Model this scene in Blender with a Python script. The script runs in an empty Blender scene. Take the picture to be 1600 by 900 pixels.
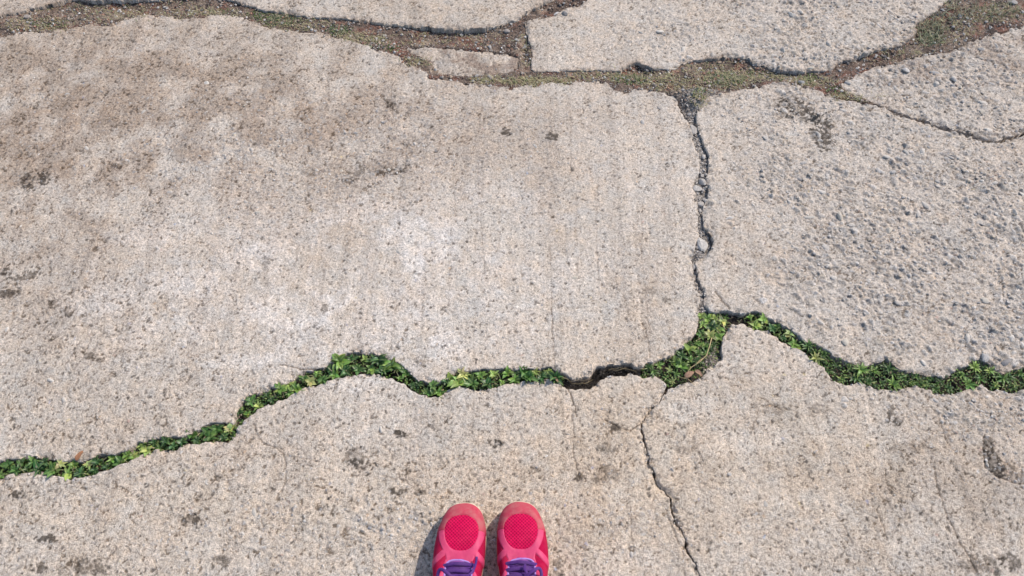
import bpy, math, random
import numpy as np
from mathutils import Vector, Matrix

# ------------------------------------------------------------------ camera, sky, sun, exposure
SC = bpy.context.scene
COL = SC.collection
F = 1230.0                 # focal length in pixels of the 1600 px wide photograph
T = math.radians(30.0)     # tilt away from straight down
H = 1.5                    # height of the camera over the slabs
cam = bpy.data.cameras.new("camera"); cam.sensor_width = 36.0; cam.lens = 36.0 * F / 1600.0
cam.clip_start = 0.02; cam.clip_end = 500
camo = bpy.data.objects.new("camera", cam); COL.objects.link(camo)
camo.location = (0, 0, H); camo.rotation_euler = (T, 0, 0)
SC.camera = camo

SUN_EL, SUN_AZ = math.radians(47), math.radians(55)      # azimuth clockwise from +y
w = bpy.data.worlds.new("World"); SC.world = w; w.use_nodes = True
nt = w.node_tree; nt.nodes.clear()
sky = nt.nodes.new("ShaderNodeTexSky"); sky.sky_type = 'NISHITA'; sky.sun_disc = False
sky.sun_elevation = SUN_EL; sky.sun_rotation = SUN_AZ
bg = nt.nodes.new("ShaderNodeBackground"); bg.inputs[1].default_value = 0.145
wo = nt.nodes.new("ShaderNodeOutputWorld")
nt.links.new(sky.outputs[0], bg.inputs[0]); nt.links.new(bg.outputs[0], wo.inputs[0])
sl = bpy.data.lights.new("sun", 'SUN'); sl.energy = 2.95; sl.angle = math.radians(1.8); sl.color = (1.0, 0.925, 0.83)
so = bpy.data.objects.new("sun", sl); COL.objects.link(so)
sd = Vector((math.sin(SUN_AZ) * math.cos(SUN_EL), math.cos(SUN_AZ) * math.cos(SUN_EL), math.sin(SUN_EL)))
so.rotation_euler = sd.to_track_quat('Z', 'Y').to_euler(); so.location = (2, 2, 4)
SC.view_settings.view_transform = 'Standard'; SC.view_settings.look = 'None'
SC.view_settings.exposure = 0.55; SC.view_settings.gamma = 1.0

R = np.random.RandomState(7)
rnd = random.Random(11)
MM = 0.001

# ------------------------------------------------------------------ helpers
def g(px, py, z=0.0):
    """point of the ground seen in pixel px, py of the photograph"""
    u = (px - 800.0) / F; v = (450.0 - py) / F
    dy = v * math.cos(T) + math.sin(T); dz = v * math.sin(T) - math.cos(T)
    t = (z - H) / dz
    return (u * t, dy * t)

def to_px(X, Y):
    d = Y * math.sin(T) + H * math.cos(T)
    v = (Y * math.cos(T) - H * math.sin(T)) / d
    return 800 + F * X / d, 450 - F * v

def tag(o, label=None, cat=None, group=None, kind=None):
    if label: o['label'] = label
    if cat: o['category'] = cat
    if group: o['group'] = group
    if kind: o['kind'] = kind
    return o

def link(name, me, parent=None, loc=None):
    o = bpy.data.objects.new(name, me); COL.objects.link(o)
    if parent is not None: o.parent = parent
    if loc is not None: o.location = loc
    return o

def mesh_np(name, V, faces, mat, smooth=True, cols=None):
    """V (n,3), faces (m,4) or (m,3) arrays"""
    me = bpy.data.meshes.new(name)
    V = np.asarray(V, dtype=np.float32); faces = np.asarray(faces, dtype=np.int32)
    m, k = faces.shape
    me.vertices.add(len(V)); me.vertices.foreach_set("co", V.ravel())
    me.loops.add(m * k); me.loops.foreach_set("vertex_index", faces.ravel())
    me.polygons.add(m)
    me.polygons.foreach_set("loop_start", np.arange(0, m * k, k, dtype=np.int32))
    me.polygons.foreach_set("loop_total", np.full(m, k, dtype=np.int32))
    me.update(calc_edges=True)
    me.polygons.foreach_set("use_smooth", np.full(m, bool(smooth)))
    if cols is not None:
        a = me.color_attributes.new("Col", 'FLOAT_COLOR', 'POINT')
        c = np.ones((len(V), 4), dtype=np.float32); c[:, :3] = cols
        a.data.foreach_set("color", c.ravel())
    if mat: me.materials.append(mat)
    return me

_lat = {}
def vnoise(X, Y, scale, seed=0, lin=False):
    """smooth value noise, features of the given size in metres, range about -1..1"""
    key = seed
    if key not in _lat: _lat[key] = np.random.RandomState(1000 + seed).uniform(-1, 1, (256, 256)).astype(np.float32)
    L = _lat[key]
    x = X / scale + 37.3 + seed * 3.1; y = Y / scale + 11.7 + seed * 5.3
    xi = np.floor(x).astype(np.int64); yi = np.floor(y).astype(np.int64)
    fx = (x - xi); fy = (y - yi)
    if not lin: fx = fx * fx * (3 - 2 * fx); fy = fy * fy * (3 - 2 * fy)
    x0 = xi & 255; x1 = (xi + 1) & 255; y0 = yi & 255; y1 = (yi + 1) & 255
    return (L[y0, x0] * (1 - fx) + L[y0, x1] * fx) * (1 - fy) + (L[y1, x0] * (1 - fx) + L[y1, x1] * fx) * fy

def fbm(X, Y, scale, octs=4, seed=0, gain=0.55):
    s = 0; a = 1.0; n = 0
    for o in range(octs):
        c, sn = math.cos(o * 1.1 + .4), math.sin(o * 1.1 + .4)
        s = s + a * vnoise(X * c - Y * sn, X * sn + Y * c, scale / (2.03 ** o), seed + o); n += a; a *= gain
    return s / n

def sstep(a, b, x):
    t = np.clip((x - a) / (b - a), 0, 1); return t * t * (3 - 2 * t)

# ------------------------------------------------------------------ materials
def new_mat(name, rough=0.9, spec=0.25):
    m = bpy.data.materials.new(name); m.use_nodes = True
    b = m.node_tree.nodes["Principled BSDF"]
    b.inputs["Roughness"].default_value = rough
    b.inputs["Specular IOR Level"].default_value = spec
    return m, m.node_tree, b

def N(t, typ, **kw):
    n = t.nodes.new(typ)
    for k, v in kw.items():
        if k.startswith("_"): setattr(n, k[1:], v)
        else: n.inputs[k.replace("_", " ")].default_value = v
    return n

def ramp(t, fac, stops):
    r = t.nodes.new("ShaderNodeValToRGB"); e = r.color_ramp.elements
    while len(e) < len(stops): e.new(0.5)
    for i, (p, c) in enumerate(stops):
        e[i].position = p; e[i].color = (c[0], c[1], c[2], 1) if not isinstance(c, (int, float)) else (c, c, c, 1)
    t.links.new(fac, r.inputs[0]); return r

def mult(t, a, b, fac=1.0, mode='MULTIPLY'):
    m = t.nodes.new("ShaderNodeMix"); m.data_type = 'RGBA'; m.blend_type = mode
    if hasattr(fac, 'links'): t.links.new(fac, m.inputs[0])
    else: m.inputs[0].default_value = fac
    for s, i in ((a, 6), (b, 7)):
        if isinstance(s, tuple): m.inputs[i].default_value = (*s, 1)
        else: t.links.new(s, m.inputs[i])
    return m.outputs[2]

def grit_mat(name, base=None, lo=.72, hi=1.28, s1=760, s2=260, bump=.55, dist=.0012, rand=False, rough=.93):
    """stone-like stuff: colour from the Col attribute or a base colour, grain and fine relief"""
    m, t, b = new_mat(name, rough, .2)
    geo = t.nodes.new("ShaderNodeNewGeometry")
    n1 = N(t, "ShaderNodeTexNoise", Scale=s1, Detail=2.0, Roughness=.6); n2 = N(t, "ShaderNodeTexNoise", Scale=s2, Detail=3.0, Roughness=.65)
    tc = t.nodes.new("ShaderNodeTexCoord")
    src = geo.outputs["Position"] if base is None else tc.outputs["Object"]
    t.links.new(src, n1.inputs[0]); t.links.new(src, n2.inputs[0])
    if base is None:
        a = t.nodes.new("ShaderNodeAttribute"); a.attribute_name = "Col"; c = a.outputs[0]
    elif rand:
        oi = t.nodes.new("ShaderNodeObjectInfo"); c = ramp(t, oi.outputs["Random"], base).outputs[0]
    else:
        rgb = t.nodes.new("ShaderNodeRGB"); rgb.outputs[0].default_value = (*base, 1); c = rgb.outputs[0]
    r1 = ramp(t, n1.outputs[0], [(0.3, lo), (0.5, 1.0), (0.7, hi)])
    r2 = ramp(t, n2.outputs[0], [(0.3, (lo + .06, lo + .05, lo + .04)), (0.48, 1.0), (0.7, (hi, hi * .985, hi * .97))])
    c = mult(t, c, r1.outputs[0]); c = mult(t, c, r2.outputs[0])
    t.links.new(c, b.inputs["Base Color"])
    ad = t.nodes.new("ShaderNodeMath"); ad.operation = 'ADD'
    t.links.new(n1.outputs[0], ad.inputs[0]); t.links.new(n2.outputs[0], ad.inputs[1])
    bp = N(t, "ShaderNodeBump", Strength=bump, Distance=dist); t.links.new(ad.outputs[0], bp.inputs["Height"])
    t.links.new(bp.outputs[0], b.inputs["Normal"])
    return m

M_concrete = grit_mat("weathered_concrete", lo=.60, hi=1.30, s1=560, s2=190, bump=.9, dist=.0022)
M_soil = grit_mat("soil", lo=.42, hi=1.75, s1=420, s2=130, bump=1.0, dist=.004)
M_stone = grit_mat("embedded_stone", [(0, (.42, .37, .32)), (.3, (.50, .455, .40)), (.5, (.45, .40, .35)), (.7, (.36, .335, .31)), (.82, (.48, .42, .34)), (.93, (.29, .28, .275)), (1, (.50, .38, .27))], rand=True, bump=.5, lo=.8, hi=1.2, s1=5, s2=2, dist=.0006)
M_pebble = grit_mat("pebble_stone", [(0, (.16, .14, .13)), (.3, (.35, .33, .31)), (.5, (.24, .20, .17)), (.75, (.50, .47, .44)), (.9, (.12, .125, .14)), (1, (.42, .30, .22))], rand=True, bump=.4, lo=.75, hi=1.25, s1=5, s2=2, dist=.0006)
M_chip = grit_mat("broken_concrete", [(0, (.33, .295, .26)), (1, (.46, .42, .375))], rand=True, bump=.6, lo=.75, hi=1.2, s1=6, s2=2.5, dist=.0008)
M_dryroot = grit_mat("dead_roots", (.045, .038, .032), lo=.4, hi=1.7)
M_dark_soil = M_soil

def leaf_mat(name, stops, rough=.5, trans=.3, coord_rand=False):
    m, t, b = new_mat(name, rough, .35)
    if coord_rand:
        ge = t.nodes.new("ShaderNodeNewGeometry"); f = ge.outputs["Random Per Island"]
    else:
        oi = t.nodes.new("ShaderNodeObjectInfo"); f = oi.outputs["Random"]
    if coord_rand: c = ramp(t, f, stops).outputs[0]
    else: c = mult(t, oi.outputs["Color"], ramp(t, f, [(0, .62), (.5, 1.0), (.85, 1.35), (1, (2.0, 1.5, 1.3))]).outputs[0])
    tc = t.nodes.new("ShaderNodeTexCoord")
    if not coord_rand:
        sx = t.nodes.new("ShaderNodeSeparateXYZ"); t.links.new(tc.outputs["Object"], sx.inputs[0])
        ab = t.nodes.new("ShaderNodeMath"); ab.operation = 'ABSOLUTE'; t.links.new(sx.outputs[0], ab.inputs[0])
        r = ramp(t, ab.outputs[0], [(0.0, 0.6), (0.05, 0.0), (1, 0)])
        mr = t.nodes.new("ShaderNodeMath"); mr.operation = 'MULTIPLY'; mr.inputs[1].default_value = 1.0
        t.links.new(r.outputs[0], mr.inputs[0])
        c = mult(t, c, (.36, .46, .14), fac=mr.outputs[0], mode='MIX')
    n = N(t, "ShaderNodeTexNoise", Scale=6.0 if not coord_rand else 300.0, Detail=2.0)
    t.links.new(tc.outputs["Object"], n.inputs[0])
    c = mult(t, c, ramp(t, n.outputs[0], [(.3, .8), (.7, 1.2)]).outputs[0])
    t.links.new(c, b.inputs["Base Color"])
    tr = t.nodes.new("ShaderNodeBsdfTranslucent"); t.links.new(c, tr.inputs[0])
    mx = t.nodes.new("ShaderNodeMixShader"); mx.inputs[0].default_value = trans
    out = [x for x in t.nodes if x.type == 'OUTPUT_MATERIAL'][0]
    t.links.new(b.outputs[0], mx.inputs[1]); t.links.new(tr.outputs[0], mx.inputs[2]); t.links.new(mx.outputs[0], out.inputs[0])
    return m

def plant_colour():
    u = rnd.random()
    for p, c in [(.30,(.032,.075,.025)),(.58,(.06,.125,.032)),(.82,(.115,.195,.042)),(.95,(.20,.275,.07)),(1.1,(.30,.33,.12))]:
        if u < p: return c
M_leaf = leaf_mat("weed_leaf", [(0, (.03, .08, .02)), (.25, (.055, .14, .028)), (.5, (.10, .21, .035)), (.75, (.19, .31, .055)), (.92, (.30, .38, .10)), (.97, (.36, .36, .14)), (1, (.28, .16, .09))], rough=.38)
M_small_leaf = leaf_mat("small_leaf", [(0, (.022, .05, .018)), (.4, (.05, .11, .025)), (.72, (.12, .20, .04)), (.92, (.24, .29, .09)), (1, (.30, .22, .12))], coord_rand=True)
M_dry_grass = leaf_mat("dry_grass", [(0, (.40, .34, .20)), (.35, (.52, .44, .26)), (.6, (.30, .29, .14)), (.8, (.16, .20, .08)), (1, (.36, .24, .15))], rough=.8, trans=.2, coord_rand=True)
M_green_grass = leaf_mat("green_grass", [(0, (.09, .12, .06)), (.3, (.17, .20, .11)), (.55, (.33, .33, .20)), (.8, (.52, .47, .31)), (1, (.40, .31, .21))], rough=.7, trans=.25, coord_rand=True)
M_stalk = grit_mat("dry_stalk", (.42, .32, .17), lo=.8, hi=1.2, bump=.1)
M_stem = grit_mat("green_stem", (.14, .17, .06), lo=.8, hi=1.2, bump=.1)

# ------------------------------------------------------------------ slab outlines (pixels of the photograph; 'g' = metres on the ground)
A_top = [(-60,66),(0,57),(20,52),(45,50),(75,47),(110,44),(130,41),(140,38),(175,37),(190,29),(215,23),(260,25),(300,28),(330,24),(360,22),(385,29),(410,41),(445,46),(490,49),(530,57),(555,64),(580,73),(600,80),(620,86),(630,97),(645,103),(660,108),(673,119),(690,125),(720,128),(760,133),(800,137),(850,130),(900,127),(945,127),(957,137),(968,143),(990,138),(1020,142),(1045,144),(1056,148)]
A_right = [(1060,162),(1068,180),(1078,195),(1083,215),(1088,232),(1094,250),(1093,262),(1086,278),(1083,292),(1089,305),(1091,330),(1091,360),(1087,388),(1081,402),(1082,420),(1086,440),(1092,455),(1096,466),(1093,478),(1091,492)]
A_bot = [(1092,507),(1087,522),(1075,535),(1058,549),(1035,560),(1012,566),(1004,574),(988,573),(984,567),(950,569),(933,573),(925,583),(914,588),(900,590),(892,592),(884,586),(872,577),(860,574),(830,575),(800,575),(760,577),(720,578),(703,585),(690,597),(668,598),(652,592),(640,580),(625,568),(600,557),(575,551),(550,549),(535,552),(524,561),(510,572),(480,580),(455,595),(430,604),(400,613),(385,622),(375,632),(369,648),(365,662),(350,661),(330,662),(300,673),(288,684),(265,683),(235,685),(215,690),(200,702),(180,709),(155,713),(130,718),(100,719),(75,717),(50,713),(30,716),(0,719),(-60,722)]
CD_top_left = [(-60,755),(0,748),(15,740),(40,737),(65,738),(85,742),(110,747),(130,745),(150,740),(180,729),(200,722),(215,711),(240,704),(275,701),(290,693),(310,692),(330,687),(355,690),(366,680),(369,668),(380,657),(400,640),(430,628),(455,616),(480,603),(510,597),(527,590),(560,583),(590,582),(610,592),(630,598),(645,610),(665,617),(685,619),(700,608),(715,602),(740,607),(765,606),(800,598),(835,594),(860,592),(872,597),(885,604),(900,608),(920,607),(930,600),(942,590),(960,587),(985,583),(993,587),(1012,588),(1020,584),(1032,591),(1043,602)]
CD_line_L = [(1034,620),(1021,636),(1009,650),(1001,662),(1001,672),(1008,690),(1012,706),(1016,724),(1028,752),(1038,766),(1046,781),(1049,795),(1052,810),(1061,826),(1071,842),(1071,856),(1077,868),(1086,878),(1093,900),(1100,935),(1112,990)]
CD_line_R = [(x + 1.5 + (2.5 if 664 < y < 705 else 0) + (1 if y > 780 else 0), y) for x, y in CD_line_L]
D_top = [(1047,607),(1066,600),(1084,597),(1098,588),(1110,574),(1120,566),(1130,560),(1128,545),(1130,530),(1137,515),(1145,508),(1160,505),(1175,514),(1200,515),(1215,525),(1235,540),(1255,545),(1265,560),(1290,575),(1303,597),(1320,601),(1345,598),(1370,608),(1400,610),(1430,602),(1450,608),(1470,615),(1500,613),(1520,606),(1535,600),(1550,612),(1575,612),(1600,607),(1670,604)]
B_top = [(1088,176),(1093,163),(1103,150),(1125,146),(1150,140),(1190,133),(1210,128),(1240,130),(1270,138),(1300,152),(1340,161),(1380,166),(1400,180),(1450,194),(1490,205),(1528,217),(1556,226),(1600,212),(1660,190)]
B_bot = [(1670,560),(1600,573),(1580,580),(1565,585),(1555,575),(1540,565),(1520,562),(1510,572),(1490,580),(1475,590),(1450,586),(1430,582),(1410,580),(1395,568),(1385,562),(1370,568),(1355,573),(1340,570),(1325,566),(1310,559),(1290,545),(1260,532),(1235,513),(1215,503),(1195,492),(1180,486),(1165,490),(1150,486),(1130,486),(1112,487)]
B_left = [(1104,480),(1100,470),(1103,463),(1097,452),(1092,440),(1088,424),(1087,412),(1098,402),(1111,392),(1117,376),(1110,364),(1100,356),(1098,340),(1099,322),(1106,310),(1108,292),(1102,280),(1107,262),(1108,245),(1099,222),(1093,205),(1088,190)]
E_bot = [(-60,36),(0,26),(30,21),(50,14),(85,6),(115,-3),(150,2),(200,0),(280,-4),(340,-4),(370,3),(400,14),(440,21),(480,27),(540,30),(575,36),(640,41),(680,45),(720,47),(760,45),(790,37),(810,31),(830,16),(855,5),(876,-8),(930,-60)]
I_edge = [(1000,-60),(930,-10),(905,8),(880,13),(870,22),(845,27),(818,34),(822,50),(827,66),(831,85),(828,103),(835,112),(870,111),(920,110),(970,110),(983,102),(995,98),(1020,106),(1040,108),(1055,109),(1062,100),(1080,95),(1120,90),(1165,88),(1180,97),(1215,108),(1250,112),(1300,110),(1310,98),(1335,93),(1350,84),(1380,77),(1410,70),(1425,60),(1432,50),(1430,38),(1448,28),(1470,12),(1485,-6),(1520,-50)]
J_edge = [(1660,26),(1600,40),(1560,48),(1520,62),(1480,80),(1440,85),(1400,98),(1365,103),(1340,115),(1318,125),(1313,135),(1330,146),(1365,158),(1400,173),(1450,188),(1490,199),(1530,211),(1556,220),(1600,206),(1660,184)]
G_frag = [(634,73),(660,71),(685,71),(740,76),(780,80),(803,82),(811,92),(812,105),(802,112),(760,116),(720,118),(698,116),(686,112),(678,100),(668,91),(645,85)]
G_ = 'g'
SLABS = [
 ("A", A_top + A_right + A_bot + [(G_,-6,.62),(G_,-6,1.62)]),
 ("B", B_top + [(G_,6,1.25),(G_,6,.85)] + B_bot + B_left),
 ("C", CD_top_left + CD_line_L + [(G_,.42,-4),(G_,-6,-4),(G_,-6,.58)]),
 ("D", D_top + [(G_,6,.80),(G_,6,-4),(G_,.425,-4)] + CD_line_R[::-1]),
 ("E", [(G_,-6,1.70)] + E_bot + [(G_,.5,8),(G_,-6,8)]),
 ("I", [(G_,.52,8)] + I_edge + [(G_,2.6,8)]),
 ("J", [(G_,6,2.6)] + J_edge + [(G_,6,1.28)]),
 ("G", G_frag),
]
LEVEL = {"A":0, "B":.001, "C":-.002, "D":-.001, "E":.003, "I":.001, "J":-.004, "G":-.006}

def wobble(P):
    X, Y = P[:, 0], P[:, 1]
    dx = 2.6*MM*fbm(X, Y, .022, 4, 60, .62) + 2.8*MM*vnoise(X, Y, .0085, 71, True) + 2.0*MM*vnoise(X, Y, .016, 75, True) + 1.4*MM*vnoise(X, Y, .0036, 73, True)
    dy = 2.6*MM*fbm(X, Y, .022, 4, 80, .62) + 2.8*MM*vnoise(X, Y, .0085, 91, True) + 2.0*MM*vnoise(X, Y, .016, 95, True) + 1.4*MM*vnoise(X, Y, .0036, 93, True)
    return P + np.stack([dx, dy], 1)

def outline(pts):
    P = []
    for p in pts:
        P.append(np.array(p[1:]) if p[0] == G_ else np.array(g(*p)))
    out = []
    for i in range(len(P)):
        a, b = P[i], P[(i + 1) % len(P)]
        far = max(np.abs(a).max(), np.abs(b).max()) > 2.2
        n = max(1, int(np.linalg.norm(b - a) / (.03 if far else .0022)))
        for k in range(n): out.append(a + (b - a) * k / n)
    return wobble(np.array(out))

# ------------------------------------------------------------------ fan-shaped grid over the pavement, finer near the camera
def tails(vals, lim, r=1.09, cap=.12):
    vals = list(vals); s = vals[-1] - vals[-2]
    while vals[-1] < lim: s = min(s * r, cap); vals.append(vals[-1] + s)
    return vals
def y_lines(y0, y1, d0, d1, lo, hi, cap=.12):
    ys = [y0]
    while ys[-1] < y1: ys.append(ys[-1] + d0 + (d1 - d0) * (ys[-1] - y0) / (y1 - y0))
    ys = tails(ys, hi, cap=cap)
    neg = tails([-ys[1], -ys[0]], -lo, cap=cap)
    return np.array([-v for v in neg[:1:-1]] + ys)
def s_lines(n, lim, cap=.1):
    pos = list(np.linspace(0, 1, n)); pos = tails(pos, lim, cap=cap)
    return np.array([-v for v in pos[:0:-1]] + pos)
def fan_w(y): return .965 + (np.clip(y, .26, 1.83) - .26) * .33
ys = y_lines(.26, 1.83, .0018, .0027, -3.5, 6.0)
ss = s_lines(535, 4.2)
WY = fan_w(ys)
GX = (ss[None, :] * WY[:, None]); GY = np.repeat(ys[:, None], len(ss), 1)
NR, NC = GX.shape
PX, PY = to_px(GX, np.maximum(GY, -.3)); PX = PX.astype(np.float32); PY = PY.astype(np.float32)

# masks in the photograph's layout ------------------------------------------------
def blob(cx, cy, rx, ry, rot=0.0, soft=1.0):
    c, s = math.cos(math.radians(rot)), math.sin(math.radians(rot))
    dx, dy = PX - cx, PY - cy
    u = (dx * c + dy * s) / rx; v = (-dx * s + dy * c) / ry
    return np.exp(-(u * u + v * v) * soft)

rough_zone = np.clip(sstep(1080, 1330, PX + .35 * (300 - PY) + 60 * vnoise(GX, GY, .12, 5)) * sstep(640, 430, PY + .18*(1300-PX)) * 1.0, 0, 1)
rough_zone = np.maximum(rough_zone, blob(1080, 20, 170, 90) * .7)
rough_zone = np.maximum(rough_zone, .75 * blob(1560, 640, 160, 60))
rough_zone = np.maximum(rough_zone, .6 * blob(640, 830, 420, 60))
rough_zone = np.maximum(rough_zone, .55 * blob(450, 230, 420, 120))
rough_zone = np.maximum(rough_zone, .9 * blob(1590, 730, 60, 40))

n_big = fbm(GX, GY, .32, 4, 3); n_mid = fbm(GX, GY, .055, 4, 13); n_sm = fbm(GX, GY, .012, 3, 23)
Hh = (.0022 * n_big + .0012 * n_mid + .0007 * n_sm * (1 + 1.2 * rough_zone))
Hh += .0005 * vnoise(GX + .012*vnoise(GX,GY,.3,41), GY * .03, .012, 40) * (1 - rough_zone)     # trowel streaks running away from the camera
Hh += rough_zone * .0016 * fbm(GX, GY, .016, 3, 33)

base = np.array([.494, .425, .354], dtype=np.float32)
C = np.ones((NR, NC, 3), dtype=np.float32) * base
def tint(mask, col, k=1.0):
    global C
    m = np.clip(mask * k, 0, 1)[..., None]; C = C * (1 - m) + C * np.array(col, dtype=np.float32) * m
tint(sstep(-.2, .6, n_big), (.93, .91, .89))
tint(sstep(-.1, .7, n_mid), (.91, .90, .885), .8)
rz_patch = .42 + .85 * sstep(-.35, .45, fbm(GX, GY, .07, 3, 341))
brown_w = np.clip(blob(420, 190, 420, 130) + blob(100, 180, 260, 170) + .7 * blob(60, 480, 160, 160) + .5 * blob(620, 780, 500, 90) + .5 * blob(1420, 790, 260, 110), 0, 1)
brown = np.clip(blob(420, 190, 420, 120) + blob(120, 150, 260, 150) * .8 + .6*blob(60, 330, 160, 120), 0, 1) * sstep(-.75, .35, n_mid + .5*n_big)
tint(brown, (.76, .70, .655), 1.0)
pale = np.clip(blob(330, 420, 260, 110, -12) + blob(620, 440, 300, 120) * .8 + blob(900, 330, 260, 170) * .6 + blob(560, 540, 200, 50)*.7, 0, 1) * sstep(-.8, .3, n_mid)
tint(pale * sstep(-.5, .25, n_mid + .7 * n_sm), (1.16, 1.185, 1.23), 1.0)
for (x_, y_, a_, b_) in [(150,470,60,22),(250,520,70,25),(300,440,50,26),(420,400,60,25),(560,330,70,22),(640,380,60,40),(470,480,80,30),(700,540,60,20),(380,560,60,18),(230,370,40,20),(780,300,50,40),(1170,690,80,20),(1080,640,40,20),(980,870,50,30),(560,600,50,12),(80,745,40,8),(130,740,40,10)]:
    tint(sstep(.25, .6, blob(x_, y_, a_, b_, -6) * (1 + 1.0 * n_mid + .6 * n_sm)), (1.13, 1.15, 1.18), .85)
tint(np.clip(blob(640, 800, 520, 90) + blob(950, 700, 120, 200), 0, 1), (1.04, .98, .90), .7)
tint(blob(1250, 700, 250, 130), (1.0, .96, .90), .6)
tint(rough_zone, (.93, .93, .94), .6)
tint(blob(1440, 800, 230, 130) * sstep(-.7, .4, n_mid), (.84, .81, .78), .95)
tint(blob(60, 330, 120, 300) * sstep(-.5, .6, n_mid), (.88, .86, .84), .9)
# vertical faint streaks
stk = vnoise(GX, GY * .05, .02, 44); tint(sstep(.1, .8, stk) * (1 - rough_zone), (.885, .88, .88), .8)
tint(sstep(.45, .75, vnoise(GX, GY * .035, .0055, 48)) * (1 - rough_zone), (.87, .865, .86), .7)
tint(sstep(.3, .9, vnoise(GX, GY * .05, .011, 47)) * (1 - rough_zone), (1.07, 1.07, 1.08), .8)
grain = vnoise(GX, GY, .0042, 51) + .8 * vnoise(GX, GY, .0026, 53)
grain2 = vnoise(GX, GY, .0075, 55)
C *= (1 + .13 * grain + .06 * grain2 - .16 * sstep(.35, .9, grain2 + .5 * grain) * (.5 + sstep(-.5, .5, n_mid)))[..., None]
pm = fbm(GX, GY, .0075, 3, 301, .75); fine_w = np.clip(blob(900, 330, 190, 250) + blob(560, 430, 330, 110) + .8 * blob(1190, 760, 150, 150) + .6 * blob(1180, 470, 120, 60), 0, 1)
pthr = .39 + .15 * fine_w - .14 * n_mid - .10 * np.clip(rough_zone + brown_w, 0, 1)
pk = sstep(pthr, pthr + .13, pm)
C *= (1 - pk[..., None] * np.array([.62, .65, .68], dtype=np.float32)); Hh -= .0013 * pk
pk2 = (1 - .5 * fine_w) * sstep(.42, .6, fbm(GX, GY, .0045, 2, 305, .8) + .12 * n_mid); C *= (1 - .42 * pk2[..., None]); Hh -= .0006 * pk2
lk = sstep(.36, .55, fbm(GX, GY, .006, 3, 311, .75)); C *= (1 + .22 * lk[..., None]); Hh += .0005 * lk
hue = fbm(GX, GY, .035, 3, 321)[..., None]; C *= 1 + hue * np.array([.05, .0, -.05], dtype=np.float32)
hue = vnoise(GX, GY, .011, 325)[..., None]; C *= 1 + hue * np.array([.025, .0, -.03], dtype=np.float32)
Hh += .00035 * grain + rough_zone * rz_patch * (.0016 * grain2 + .0016 * np.abs(vnoise(GX * .8 + GY * .6, (-GX * .6 + GY * .8) * 1.9, .017, 58, True)) + .0018 * np.abs(vnoise(GX, GY, .011, 57, True)))
stn = vnoise(GX, GY, .0055, 97) + .6 * vnoise(GX, GY, .003, 98)
for xl, y0_, y1_, k_ in [(148,60,330,.5),(330,30,300,.5),(455,320,560,.5),(505,300,480,.4),(612,130,420,.6),(668,60,420,.5),(742,150,560,.6),(780,160,420,.45),(862,300,575,.7),(905,160,560,.5),(938,140,460,.6),(1010,300,560,.6),(1055,170,470,.4),(700,300,560,.45),(560,80,260,.4)]:
    xx = xl + 4 * vnoise(GX, GY, .11, 351) + 1.5 * vnoise(GX, GY, .02, 353) + (xl - 800) * (PY - 450) * .00055
    m = np.exp(-((PX - xx) / 1.5) ** 2) * sstep(y0_ - 20, y0_ + 20, PY) * sstep(y1_ + 20, y1_ - 20, PY) * sstep(-.5, .5, vnoise(GX, GY, .025, 355))
    tint(m * k_, (.55, .52, .50)); Hh -= .0006 * m * k_
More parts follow.
